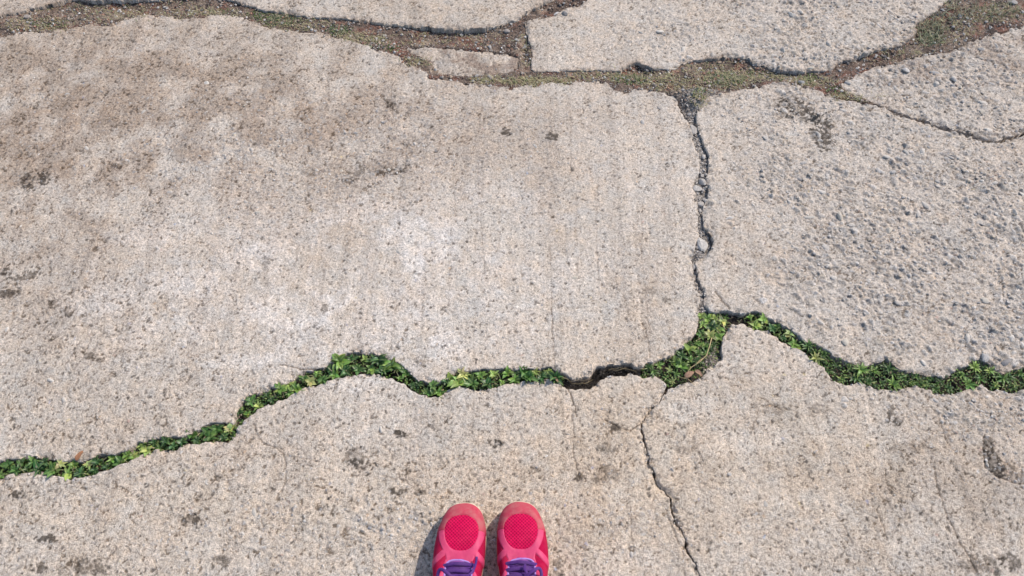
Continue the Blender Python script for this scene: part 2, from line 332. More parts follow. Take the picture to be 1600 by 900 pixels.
# dark stains that have a shape of their own
for (x, y, a, b, r, k, col) in [
    (42,279,9,6,0,.9,.45),(68,278,10,8,0,1,.38),(44,294,8,5,0,.9,.4),(185,258,13,3,5,.8,.5),(135,240,7,5,0,.6,.6),(40,431,22,5,-8,.9,.52),(12,459,15,5,0,1,.48),(10,425,7,6,0,.9,.45),
    (108,486,6,6,0,1,.5),(82,477,7,5,0,.7,.55),(140,557,20,5,12,.9,.55),(165,522,10,3,40,.7,.55),(610,268,15,5,0,1,.5),(552,282,9,4,0,.8,.55),(558,265,12,9,0,.6,.6),(595,262,30,8,5,.5,.7),(540,275,30,18,0,.5,.75),(490,270,16,4,0,.6,.6),(415,410,6,8,0,.6,.55),
    (790,207,7,5,0,.9,.4),(861,213,8,6,0,.9,.4),(612,165,12,5,50,.8,.5),(1250,172,28,12,20,1,.38),(1285,205,14,24,-20,1,.36),(1228,178,14,8,0,.7,.55),(1215,160,14,6,0,.5,.6),
    (626,678,9,5,10,1,.33),(771,691,10,6,10,1,.33),(560,715,16,16,0,.7,.55),(556,722,10,5,0,.8,.42),(622,767,12,5,0,.9,.42),(654,769,10,4,0,.8,.45),(300,814,11,9,0,1,.40),(73,842,11,6,0,1,.4),(26,773,10,6,-15,1,.4),
    (62,887,11,6,0,.9,.4),(140,885,22,10,10,.8,.5),(345,877,14,7,0,.8,.5),(1555,722,9,20,-20,.8,.38),(1582,740,22,8,25,.7,.42),(1545,698,8,12,0,.8,.5),(1398,660,9,6,0,.9,.4),(1392,645,3,12,10,.8,.5),
    (957,665,10,5,30,.9,.4),(950,700,12,6,0,.6,.55),(952,738,12,8,40,.6,.5),(935,745,9,9,0,.6,.55),(1540,885,30,14,0,.7,.5),(1578,880,14,10,0,.8,.42),(1430,700,24,7,0,.5,.6),(660,563,9,7,0,.7,.6),(1015,452,8,6,0,.5,.6),(1042,470,6,5,0,.8,.5),
    (508,483,6,6,0,.8,.5),(873,882,7,14,0,.7,.5),(905,745,7,5,0,.9,.4),(1205,637,22,8,10,.5,.6),(1280,640,12,7,0,.4,.6),(975,818,6,4,0,.9,.4),(1070,695,20,8,0,.4,.65),(1085,710,30,8,20,.35,.7)]:
    m = blob(x, y, a, b, r, .60) * (1 + 1.2 * n_sm + .9 * stn)
    tint(sstep(.32, .55, m) * (.6 + .4 * sstep(-.6, .4, stn)) * 1.1, (col ** 1.7 * 1.05, col ** 1.7, col ** 1.7 * .95), k)
# soil washed over the slab near the strip of earth and along the cracks is added per slab below

# hairline cracks that do not part a slab: a narrow groove with dirt in it
HAIR = [
 ([(435,570),(455,573),(478,577),(500,577),(508,576)], 1.0, 1), ([(398,662),(402,680),(412,692),(432,700),(442,709),(446,722),(446,745),(440,765),(430,780)], .9, .8), ([(440,709),(470,715),(505,722)], .6, .5),
 ([(862,480),(864,520),(866,560),(868,576)], .9, .6), ([(886,604),(893,620),(899,634),(901,650)], 1.1, 1), ([(893,640),(897,680),(895,705),(903,735),(906,750)], .8, .6),
 ([(1000,663),(985,672),(968,668),(955,660),(945,655)], 1.5, 1), ([(1192,634),(1205,632),(1222,640)], 1.0, .8),([(1185,640),(1178,665),(1180,690)], .7, .6),
 ([(1040,795),(1048,820),(1056,838),(1062,852)], .8, .8), ([(1460,730),(1465,760),(1472,780),(1480,805),(1500,845),(1515,870),(1528,895)], 1.2, .9), ([(1385,735),(1386,760)], .8, .7),([(1370,795),(1380,820),(1388,845)], 1.0, .8),
 ([(1305,800),(1318,820),(1332,850)], .9, .6), ([(1388,640),(1390,660)], 1.2, .9),([(1520,62),(1518,80)],.6,.4),([(1425,45),(1440,55),(1448,65)], 1.0, .8),
 ([(1540,680),(1536,700),(1540,730),(1560,745),(1590,755),(1620,758)], 1.6, 1), ([(1556,222),(1545,214),(1530,205)], 1.2, .8),([(1005,505),(1014,535),(1016,560)], .8, .7),
 ([(690,600),(680,625),(670,640)], .7, .5), ([(525,598),(520,612)], .8, .8),([(1118,456),(1128,470),(1140,482)], 2.2, .9),([(1097,382),(1112,376)], .8, .7),([(595,742),(625,748),(660,770)], .8, .6),([(410,800),(408,815),(414,830)], .9, .6),
 ([(445,780),(470,752),(510,748)], .6, .4),([(985,790),(987,830),(990,860)], .6, .6),([(610,130),(612,160),(616,200)], .7, .5),([(1150,475),(1200,470)], .5, .4),
 ([(750,340),(755,400),(758,440)], .6, .35),([(455,330),(452,400)], .6, .35),([(1005,300),(1003,390),(1008,470)], .7, .35),([(935,250),(932,330)], .6, .3),([(1460,640),(1480,690),(1490,705)], 1.0, .6)]
def stamp_line(pts, wmm, k):
    P = np.array([g(*p) for p in pts]); out = []
    for i in range(len(P) - 1):
        n = max(1, int(np.linalg.norm(P[i+1] - P[i]) / .0012))
        for j in range(n): out.append(P[i] + (P[i+1] - P[i]) * j / n)
    Q = np.array(out)
    Q = Q + np.stack([3.2*MM*fbm(Q[:,0], Q[:,1], .018, 4, 160, .75) + 1.0*MM*vnoise(Q[:,0], Q[:,1], .006, 165, True), 3.0*MM*fbm(Q[:,0], Q[:,1], .018, 4, 170, .75) + 1.0*MM*vnoise(Q[:,0], Q[:,1], .006, 166, True)], 1)
    for q in Q:
        wl = wmm * MM * (1 + .5 * math.sin(q[0] * 700 + q[1] * 430))
        r0, r1, c0, c1 = window(q[0], q[1], 3.2 * wmm * MM + .002)
        dx = GX[r0:r1, c0:c1] - q[0]; dy = GY[r0:r1, c0:c1] - q[1]
        m = np.exp(-(dx * dx + dy * dy) / (wl * .5 + .0006) ** 2)
        CR[r0:r1, c0:c1] = np.maximum(CR[r0:r1, c0:c1], m * k)
def window(x, y, r):
    r0 = np.searchsorted(ys, y - r); r1 = np.searchsorted(ys, y + r) + 1
    wv = float(fan_w(y)); wr = r / wv * 1.03 + .0004
    c0 = np.searchsorted(ss, x / wv - wr - abs(x) * .0), ; c0 = c0[0]; c1 = np.searchsorted(ss, x / wv + wr) + 1
    return max(r0 - 1, 0), min(r1, NR), max(c0 - 3, 0), min(c1 + 3, NC)
CR = np.zeros((NR, NC), dtype=np.float32)
for pts, wmm, k in HAIR: stamp_line(pts, wmm, k)
Hh -= .0032 * CR
tint(np.clip(CR * 1.25, 0, 1), (.25, .22, .195), .9)

# stones and pits of the worn surface ------------------------------------------------
def stamp(x, y, a, b, ang, h, col, k=1.0, ph=(0, 0)):
    r = max(a, b) * 1.25
    r0, r1, c0, c1 = window(x, y, r)
    dx = GX[r0:r1, c0:c1] - x; dy = GY[r0:r1, c0:c1] - y
    ca, sa = math.cos(ang), math.sin(ang)
    u = (dx * ca + dy * sa) / a; v = (-dx * sa + dy * ca) / b
    q = u * u + v * v; th = np.arctan2(v, u)
    q = q * (1 + .30 * np.cos(3 * th + ph[0]) + .2 * np.cos(2 * th + ph[1]))
    m = np.clip(1 - q, 0, 1)
    if h > 0: Hh[r0:r1, c0:c1] += h * np.minimum(np.sqrt(m) * 1.2, 1.0) * (1 + .3 * u)
    else: Hh[r0:r1, c0:c1] += h * np.minimum(m * 2.2, 1.0)
    if col is not None:
        w_ = np.clip(m * 3.5, 0, 1)[..., None] * k
        C[r0:r1, c0:c1] = C[r0:r1, c0:c1] * (1 - w_) + np.array(col, dtype=np.float32) * w_
rz_s = np.clip(rough_zone * (rz_patch * 1.1), 0, 1)
def rz_at(x, y):
    i = min(np.searchsorted(ys, y), NR - 1); j = min(np.searchsorted(ss, x / float(fan_w(y))), NC - 1)
    return rz_s[i, j]
stone_cols = [(.40,.375,.345),(.36,.32,.285),(.33,.31,.29),(.30,.29,.285),(.44,.41,.37),(.24,.235,.235),(.38,.31,.24),(.22,.17,.14)]
rough_cols = [(.50,.46,.415),(.46,.41,.36),(.42,.37,.325),(.54,.50,.46),(.36,.33,.30),(.44,.38,.31)]
stone_w = [.22,.2,.16,.1,.14,.06,.07,.05]
for i in range(9000):
    x, y = g(R.uniform(1060, 1610), R.uniform(-5, 660)); z = rz_at(x, y)
    if R.rand() > z * 1.1: continue
    a = R.uniform(1.8, 6.0) * MM * (.65 + 1.5 * R.rand() ** 5); b = a * R.uniform(.4, .75); ang = R.normal(-.7, .45); h = min(a * R.uniform(.22, .6), .0024); ph = (R.rand() * 6, R.rand() * 6)
    stamp(x - a * .55, y - a * .35, a * 1.1, b * 1.1, ang, -min(h * .35, .0006), (.25, .215, .18), .55, ph)  # dent on the side away from the sun, coloured as the stone's shadow
    stamp(x, y, a, b, ang, h, rough_cols[R.choice(6)], R.uniform(.35, .95), ph)
for i in range(52000):
    y = .24 + 1.62 * R.rand(); x = (R.rand() * 2 - 1) * (.98 + (y - .26) * .33)
    z = rz_at(x, y)
    u = R.rand()
    if u > .30 + .70 * z: 
        # pits in the smoother skin
        if u < .66:
            a = (1.2 + 3.4 * R.rand() ** 2.5) * MM; stamp(x, y, a, a * R.uniform(.35, .9), R.rand() * 3.1, -R.uniform(.6, 1.9) * MM, (.12, .10, .082), R.uniform(.35, .9), (R.rand() * 6, R.rand() * 6))
        continue
    big = R.rand() ** 2.6
    a = (1.4 + 5.0 * big * (.35 + .65 * z)) * MM; b = a * R.uniform(.38, .8)
    ang = R.normal(-.75, .55)
    h = min(a * R.uniform(.12, .42) * (.25 + .75 * z), .0022)
    col = stone_cols[R.choice(8, p=stone_w)]
    ph = (R.rand() * 6, R.rand() * 6)
    if z > .35 and R.rand() < .45: # shallow socket beside the stone, tinted dark as the stone's shade
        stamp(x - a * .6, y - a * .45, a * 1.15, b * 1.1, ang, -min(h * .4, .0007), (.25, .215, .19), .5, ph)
    stamp(x, y, a, b, ang, h, col, R.uniform(.25, .85), ph)
for i in range(330):                                   # small crisp dark spots
    x, y = g(R.uniform(0, 1600), R.uniform(30, 900)); z = rz_at(x, y); a = R.uniform(1.6, 4.6) * MM * (.7 + .6 * R.rand() ** 4)
    for k in range(R.randint(1, 4)): stamp(x + R.normal(0, a), y + R.normal(0, a * .7), a, a * R.uniform(.4, .85), R.rand() * 3, -.0004, (.075, .062, .052), R.uniform(.5, .95), (R.rand() * 6, R.rand() * 6))
for i in range(260):                                   # flush coloured aggregate
    x, y = g(R.uniform(0, 1600), R.uniform(30, 900)); a = R.uniform(1.8, 4.2) * MM
    stamp(x, y, a, a * R.uniform(.4, .8), R.rand() * 3, .0003, [(.52,.33,.19),(.30,.33,.40),(.60,.57,.53),(.50,.33,.27),(.55,.44,.26),(.27,.26,.33)][R.randint(6)], R.uniform(.4, .85), (R.rand() * 6, R.rand() * 6))
lum = C.mean(-1, keepdims=True); C = C * (1 + .10 * (brown_w[..., None] > .3) * 0) ; C = np.clip(C, .03, .75)

# ------------------------------------------------------------------ build the slabs
pave = bpy.data.objects.new("pavement", None); COL.objects.link(pave); tag(pave, kind='structure')
def seg_field(P):
    """distance to and nearest point of an outline, near it"""
    D = np.full((NR, NC), 9.0, dtype=np.float32); NX = np.zeros((NR, NC), dtype=np.float32); NY = np.zeros((NR, NC), dtype=np.float32)
    n = len(P)
    for i in range(n):
        a = P[i]; b = P[(i + 1) % n]; mx, my = (a + b) / 2
        L = math.hypot(*(b - a))
        if abs(mx) > 6.5 or my < -3.6 or my > 6.1: continue
        near = (-.05 < my < 2.1 and abs(mx) < 1.8)
        r0, r1, c0, c1 = window(mx, my, L / 2 + (.0115 if near else .15))
        X = GX[r0:r1, c0:c1]; Y = GY[r0:r1, c0:c1]
        ex, ey = b - a; l2 = ex * ex + ey * ey + 1e-12
        t = np.clip(((X - a[0]) * ex + (Y - a[1]) * ey) / l2, 0, 1)
        qx = a[0] + t * ex; qy = a[1] + t * ey
        d = np.hypot(X - qx, Y - qy); s = D[r0:r1, c0:c1]; m = d < s
        s[m] = d[m]; NX[r0:r1, c0:c1][m] = qx[m]; NY[r0:r1, c0:c1][m] = qy[m]
    return D, NX, NY
def inside_mask(P):
    I = np.zeros((NR, NC), dtype=bool); A = P; B = np.roll(P, -1, 0)
    for r in range(NR):
        y = ys[r]
        k = (A[:, 1] <= y) != (B[:, 1] <= y)
        if not k.any(): continue
        a, b = A[k], B[k]
        xs = np.sort(a[:, 0] + (y - a[:, 1]) / (b[:, 1] - a[:, 1]) * (b[:, 0] - a[:, 0]))
        I[r] = np.searchsorted(xs, GX[r]) % 2 == 1
    return I
def dil(M):
    o = M.copy()
    o[1:] |= M[:-1]; o[:-1] |= M[1:]; q = o.copy()
    o[:, 1:] |= q[:, :-1]; o[:, :-1] |= q[:, 1:]
    return o
THICK = .055
slab_obj = {}
slab_inside = {}
ANY = np.zeros((NR, NC), dtype=bool)
soil_wash = np.array([.23, .165, .125], dtype=np.float32)
for key, pts in SLABS:
    P = outline(pts)
    I = inside_mask(P); D, NX, NY = seg_field(P)
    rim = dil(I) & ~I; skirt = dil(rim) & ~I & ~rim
    X = GX.copy(); Y = GY.copy(); Z = Hh + LEVEL[key]
    if key == "G": Z = Z + .004 * fbm(GX, GY, .05, 3, 133)
    edge = np.exp(-D / .0014); chipn = fbm(GX, GY, .017, 3, 120)
    chips = sstep(.10, .26, chipn) * np.exp(-(D / .0075) ** 2)
    Z = Z - .0012 * edge - .0055 * chips
    Cc = C.copy()
    m = np.clip(chips * .5, 0, 1)[..., None]; Cc = Cc * (1 - m) + Cc * np.array([1.06, 1.04, 1.0], dtype=np.float32) * m
    # earth washed onto the slabs beside the earth strip, only there
    strip = (PY < 165) if key in "AEIJBG" else np.zeros_like(PY, bool)
    ww = np.exp(-D / .006) * sstep(-.35, .4, n_sm + n_mid) * strip * .65
    if key in "GJ": ww = np.maximum(ww, strip * sstep(.0, .5, n_mid + .4 * n_sm) * (.75 if key == "G" else .35) * (PY < 135))
    ww = ww[..., None]; Cc = Cc * (1 - ww) + soil_wash * ww
    far = D > 1
    sn = (rim | skirt) & ~far
    X[sn] = NX[sn]; Y[sn] = NY[sn]
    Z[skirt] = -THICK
    Cc[skirt] *= np.array([.62, .57, .53], dtype=np.float32)      # darker, browner lower edge of the slab
    Z[rim] -= .0008
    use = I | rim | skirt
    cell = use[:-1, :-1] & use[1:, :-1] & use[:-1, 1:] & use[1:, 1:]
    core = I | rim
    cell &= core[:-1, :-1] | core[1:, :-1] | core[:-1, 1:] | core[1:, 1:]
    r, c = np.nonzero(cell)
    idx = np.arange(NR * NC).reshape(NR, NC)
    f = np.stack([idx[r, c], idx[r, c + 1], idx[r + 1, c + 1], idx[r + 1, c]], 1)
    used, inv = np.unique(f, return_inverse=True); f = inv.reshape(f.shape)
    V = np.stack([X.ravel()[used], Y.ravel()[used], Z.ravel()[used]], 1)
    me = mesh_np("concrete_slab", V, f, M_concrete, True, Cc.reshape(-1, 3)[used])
    o = link("concrete_slab", me, pave); slab_obj[key] = o
    slab_inside[key] = (I, D)
    ANY |= I
def slab_at(x, y, margin=.004):
    i = min(max(np.searchsorted(ys, y), 0), NR - 1); j = min(max(np.searchsorted(ss, x / float(fan_w(y))), 0), NC - 1)
    for k, (I, D) in slab_inside.items():
        if I[i, j] and D[i, j] > margin: return k, Hh[i, j] + LEVEL[k]
    return None, 0

# ------------------------------------------------------------------ earth below, out to the horizon
gys = y_lines(.26, 1.84, .0042, .0052, -60, 90, cap=9.0)
gss = s_lines(235, 60, cap=6.0)
SX = gss[None, :] * fan_w(gys)[:, None]; SY = np.repeat(gys[:, None], len(gss), 1)
sPX, sPY = to_px(SX, np.maximum(SY, -.3))
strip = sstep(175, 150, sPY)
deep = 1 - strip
hollow = 0
for cx_, cy_, rx_, ry_ in [(700,52,125,16),(180,6,170,12),(820,75,6,25),(1130,100,60,12),(1000,108,30,10),(1215,112,60,10),(1370,92,60,16),(870,12,40,12),(1450,45,30,20)]:
    hollow = np.maximum(hollow, np.exp(-((sPX - cx_) / rx_) ** 2 - ((sPY - cy_) / ry_) ** 2))
zs = strip * (-.0028 - .012 * hollow + .0032 * fbm(SX, SY, .05, 3, 201)) + deep * (-.022 - .014 * np.exp(-((sPX - 942) / 52) ** 4) * (sPY > 540) * (sPY < 630) + .004 * fbm(SX, SY, .03, 3, 205))
zs += .0016 * fbm(SX, SY, .010, 2, 210) + .0011 * vnoise(SX, SY, .005, 214)
ii = np.clip(np.searchsorted(ys, SY), 0, NR - 1); jj = np.clip(np.searchsorted(ss, (SX / fan_w(SY)).ravel()).reshape(SX.shape), 0, NC - 1)
DA = np.zeros((NR, NC), dtype=bool)
for I_, D_ in slab_inside.values(): DA |= I_ & (D_ > .0045)
zs = np.where(DA[ii, jj], -.032, zs)
farm = sstep(6.5, 9.0, np.hypot(SX, SY)); zs = zs * (1 - farm) + (-.01) * farm
jh = np.exp(-((sPX - 1118) / 22) ** 2 - ((sPY - 570) / 34) ** 2) * deep; zs = zs + jh * .011
vert = np.exp(-((sPX - 1092) / 30) ** 2) * (sPY > 140) * (sPY < 500); zs = zs + vert * .014
sc = np.ones(SX.shape + (3,)) * np.array([.125, .088, .068])
q = sstep(-.3, .6, fbm(SX, SY, .04, 3, 220))[..., None]; sc = sc * (1 - q) + np.array([.21, .16, .12]) * q
q = sstep(.05, .5, fbm(SX, SY, .018, 3, 228))[..., None]; sc = sc * (1 - q) + np.array([.06, .045, .038]) * q
q = sstep(.1, .6, fbm(SX, SY, .03, 3, 224))[..., None]; sc = sc * (1 - q) + np.array([.17, .085, .06]) * q
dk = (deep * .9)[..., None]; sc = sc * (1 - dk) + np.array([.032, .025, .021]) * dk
vv = vert[..., None]; sc = sc * (1 - vv) + np.array([.24, .215, .19]) * vv
jj_ = jh[..., None]; sc = sc * (1 - jj_) + np.array([.17, .145, .12]) * jj_
fm = farm[..., None]; sc = sc * (1 - fm) + np.array([.2, .17, .14]) * fm
idx = np.arange(SX.size).reshape(SX.shape)
f = np.stack([idx[:-1, :-1], idx[:-1, 1:], idx[1:, 1:], idx[1:, :-1]], -1).reshape(-1, 4)
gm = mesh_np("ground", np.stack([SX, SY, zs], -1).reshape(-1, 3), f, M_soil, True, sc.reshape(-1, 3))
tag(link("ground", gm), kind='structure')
def soil_z(x, y):
    i = min(max(np.searchsorted(gys, y), 0), len(gys) - 1); j = min(max(np.searchsorted(gss, x / float(fan_w(y))), 0), len(gss) - 1)
    return zs[i, j]

# ------------------------------------------------------------------ stones
import bmesh
def rock_arrays(seed, sub=1, rough=.22, sq=(1, 1, 1)):
    bm = bmesh.new(); bmesh.ops.create_icosphere(bm, subdivisions=sub, radius=1.0)
    rr = random.Random(seed)
    dirs = [(Vector((rr.gauss(0, 1), rr.gauss(0, 1), rr.gauss(0, 1))).normalized(), rr.uniform(.55, .95)) for _ in range(9)]
    V = []
    for v in bm.verts:
        p = v.co.copy()
        for d, k in dirs:                       # cut facets
            e = p.dot(d)
            if e > k: p -= d * (e - k) * .9
        p *= 1 + rr.uniform(-.06, .06)
        V.append((p.x * sq[0], p.y * sq[1], p.z * sq[2]))
    Fc = [[v.index for v in f_.verts] for f_ in bm.faces]; bm.free()
    return np.array(V), np.array(Fc)
rocks = [rock_arrays(i, 2) for i in range(8)]
rocks_lo = [rock_arrays(40 + i, 1) for i in range(8)]
stone_me = [mesh_np("embedded_stone", v, f_, M_stone, False) for v, f_ in [rock_arrays(300 + i, 2) for i in range(8)]]
peb_me = [mesh_np("pebble", v, f_, M_pebble, False) for v, f_ in rocks]
chip_me = [mesh_np("chip", v, f_, M_chip, False) for v, f_ in [rock_arrays(400 + i, 2) for i in range(6)]]

# larger stones showing in the worn slabs: parts of their slab
cnt = 0; tries = 0
fixed = [(1265,340,11,4,0),(1537,470,8,7,-30),(1320,534,6,8,0),(1320,624,8,6,0),(1385,246,7,4,-20),(1480,248,7,4,-25),(1530,348,7,5,0),(1075,383,0,0,0)]
per_slab = {}
while cnt < 285 and tries < 9000:
    tries += 1
    y = .26 + 1.5 * R.rand(); x = (R.rand() * 2 - 1) * (.95 + (y - .26) * .33)
    z = rz_at(x, y)
    if R.rand() > max(z ** 1.5, .07): continue
    k, hz = slab_at(x, y, .008)
    if not k: continue
    a = (4.0 + 7.5 * R.rand() ** 2) * MM * (.75 + .45 * z)
    o = link("embedded_stone", stone_me[cnt % 8], slab_obj[k])
    o.scale = (a, a * R.uniform(.45, .75), a * R.uniform(.25, .5)); o.rotation_euler = (R.normal(0, .15), R.normal(0, .15), R.normal(-.7, .6))
    o.location = (x, y, hz - a * .10)
    cnt += 1
for (x, y, a, b, r_) in fixed:
    if a == 0: continue
    gx, gy = g(x, y); k, hz = slab_at(gx, gy, .001)
    if not k: continue
    o = link("embedded_stone", stone_me[cnt % 8], slab_obj[k]); cnt += 1
    o.scale = (a * 1.3 * MM, b * 1.3 * MM, b * .6 * MM); o.rotation_euler = (0, 0, math.radians(r_)); o.location = (gx, gy, hz)

def in_gap(x, y):
    i = min(max(np.searchsorted(ys, y), 0), NR - 1); j = min(max(np.searchsorted(ss, x / float(fan_w(y))), 0), NC - 1)
    return not ANY[i, j]

# loose grit lying on the earth (nobody could count it)
Vs, Fs, Cs, off = [], [], [], 0
gcol = [(.40,.37,.34),(.29,.24,.20),(.20,.15,.12),(.42,.38,.34),(.25,.14,.10),(.14,.13,.125),(.34,.26,.19)]
def add_grit(x, y, a, zz, col):
    global off
    v, f_ = rocks_lo[R.randint(8)]
    th = R.rand() * 6.28; c, s = math.cos(th), math.sin(th)
    w_ = v * np.array([a, a * R.uniform(.6, .95), a * R.uniform(.45, .75)])
    w_ = np.stack([w_[:, 0] * c - w_[:, 1] * s + x, w_[:, 0] * s + w_[:, 1] * c + y, w_[:, 2] + zz], 1)
    Vs.append(w_); Fs.append(f_ + off); off += len(v); Cs.append(np.repeat(np.array([col]), len(v), 0))
n = 0
for i in range(90000):
    if n > 9000: break
    px_, py_ = R.uniform(-20, 1620), R.uniform(-12, 165)
    x, y = g(px_, py_)
    if not in_gap(x, y): continue
    a = R.uniform(.8, 2.3) * MM * (1 + 1.7 * (R.rand() < .14)); add_grit(x, y, a, soil_z(x, y) + a * .25, gcol[R.choice(7, p=[.2,.22,.22,.1,.12,.06,.08])]); n += 1
n = 0
for i in range(60000):
    if n > 900: break
    py_ = R.uniform(140, 500); px_ = 1092 + R.uniform(-28, 28); x, y = g(px_, py_)
    if not in_gap(x, y): continue
    a = R.uniform(1.0, 3.2) * MM; add_grit(x, y, a, soil_z(x, y) + a * .3, gcol[R.choice([0, 1, 3, 5])]); n += 1
# crumbs fallen along the broken edges
n = 0
for i in range(120000):
    if n > 3200: break
    y = .26 + 1.5 * R.rand(); x = (R.rand() * 2 - 1) * (.95 + (y - .26) * .33)
    i_ = min(np.searchsorted(ys, y), NR - 1); j_ = min(np.searchsorted(ss, x / float(fan_w(y))), NC - 1)
    dmin = min(D_[i_, j_] for I_, D_ in slab_inside.values())
    if dmin > .0105 * R.rand() + .001: continue
    if in_gap(x, y): zz_ = soil_z(x, y)
    else: zz_ = slab_at(x, y, 0)[1] - .0018
    a = R.uniform(.7, 2.2) * MM * (1 + 1.0 * (R.rand() < .08)); add_grit(x, y, a, zz_ + a * .3, [(.42,.37,.32),(.34,.29,.25),(.48,.44,.40),(.24,.20,.165)][R.randint(4)]); n += 1
for i in range(400):
    x, y = g(R.uniform(1098, 1138), R.uniform(530, 602))
    if in_gap(x, y): a = R.uniform(1.0, 3.8) * MM; add_grit(x, y, a, soil_z(x, y) + a * .3, [(.42,.37,.32),(.34,.29,.25),(.24,.20,.165)][R.randint(3)])
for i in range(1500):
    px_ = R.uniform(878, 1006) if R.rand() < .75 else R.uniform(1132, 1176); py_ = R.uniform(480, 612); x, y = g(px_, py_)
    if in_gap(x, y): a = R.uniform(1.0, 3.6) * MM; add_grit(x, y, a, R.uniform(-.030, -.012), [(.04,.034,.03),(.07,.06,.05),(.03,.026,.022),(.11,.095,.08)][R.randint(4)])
# a little loose sand on the slabs too
for i in range(4200):
    y = .26 + 1.5 * R.rand(); x = (R.rand() * 2 - 1) * (.95 + (y - .26) * .33); k, hz = slab_at(x, y)
    if not k: continue
    a = R.uniform(.6, 1.4) * MM; add_grit(x, y, a, hz + a * .3, gcol[R.choice([0, 1, 3, 2, 6, 5])])
gme = mesh_np("gravel", np.concatenate(Vs), np.concatenate(Fs), M_soil, False, np.concatenate(Cs))
tag(link("gravel", gme), "fine loose gravel and grit on the earth between the slabs", "gravel", kind='stuff')

agg = {}
def add_agg(x, y, z):
    k, hz = slab_at(x, y, .003)
    if not k: return
    v, f_ = rocks_lo[R.randint(8)]; L = agg.setdefault(k, [[], [], [], 0])
    a = (1.3 + 3.6 * R.rand() ** 2.2) * MM * (.7 + .5 * z); th = R.normal(-.7, .7); c, s_ = math.cos(th), math.sin(th)
    w_ = v * np.array([a, a * R.uniform(.45, .85), a * R.uniform(.3, .6)])
    w_ = np.stack([w_[:, 0] * c - w_[:, 1] * s_ + x, w_[:, 0] * s_ + w_[:, 1] * c + y, w_[:, 2] + hz - a * .06 + .0002], 1)
    col = [(.50,.445,.385),(.44,.385,.33),(.55,.50,.45),(.38,.34,.30),(.47,.39,.30),(.30,.285,.275),(.40,.30,.24)][R.choice(7, p=[.25,.22,.17,.13,.09,.09,.05])]
    L[0].append(w_); L[1].append(f_ + L[3]); L[3] += len(v); L[2].append(np.repeat(np.array([col]), len(v), 0))
n = 0
for i in range(60000):
    if n > 9000: break
    y = .26 + 1.55 * R.rand(); x = (R.rand() * 2 - 1) * (.95 + (y - .26) * .33); z = rz_at(x, y)
    if R.rand() > .035 + z ** 1.3: continue
    add_agg(x, y, z); n += 1
for k, L in agg.items():
    o = link("aggregate", mesh_np("aggregate", np.concatenate(L[0]), np.concatenate(L[1]), M_concrete, False, np.concatenate(L[2])), slab_obj[k]); o['kind'] = 'stuff'

def put(name, me, px_, py_, a, b, c, rot, z=None, **kw):
    x, y = g(px_, py_)
    if z is None: z = soil_z(x, y) + c * .4 if in_gap(x, y) else slab_at(x, y, 0)[1] + c * .55
    o = link(name, me); o.location = (x, y, z); o.scale = (a, b, c); o.rotation_euler = (R.normal(0, .15), R.normal(0, .15), math.radians(rot))
    tag(o, **kw); return o
# broken chips of concrete lodged in the upright crack
for (x, y, a, b, r_, lab) in [
    (1084,200,9,17,-12,"long pale broken chip wedged near the top of the upright crack"),
    (1090,293,10,9,0,"squarish broken chip jutting from the middle of the upright crack"),
    (1098,282,8,7,20,"small pale chip just above the squarish chip in the upright crack"),
    (1096,317,8,7,10,"rounded pale chip below the squarish chip in the upright crack"),
    (1105,312,6,6,40,"little chip at the right lip of the upright crack"),
    (1098,380,11,17,-14,"large wedge of broken concrete near the foot of the upright crack"),
    (1085,415,5,6,30,"tiny chip left of the upright crack below the large wedge"),
    (1100,243,5,8,0,"narrow grey chip standing on the right wall of the upright crack"),
    (1066,184,5,6,0,"small white rounded stone at the left lip of the upright crack"),
    (1104,141,10,5,-18,"pale flat stone at the mouth of the upright crack")]:
    c_ = min(a, b) * .75 * MM * 1.25
    put("concrete_chip", chip_me[R.randint(6)], x, y, a * 1.25 * MM, b * 1.25 * MM, c_, -r_, z=-.0065 + .25 * c_ * .3, label=lab, cat="stone", group="broken chips lodged in the upright crack")
nc = 0
for i in range(3000):
    if nc > 60: break
    py_ = R.uniform(172, 400); px_ = 1092 + R.uniform(-18, 20); x, y = g(px_, py_)
    if not in_gap(x, y): continue
    a = R.uniform(2.5, 5.5) * MM; nc += 1
    put("concrete_chip", chip_me[R.randint(6)], px_, py_, a, a * R.uniform(.55, .9), a * .6, R.uniform(0, 180), z=-.009 + R.uniform(0, .005), label="tiny angular crumb of broken concrete in the upright crack", cat="stone", group="crumbs in the upright crack")
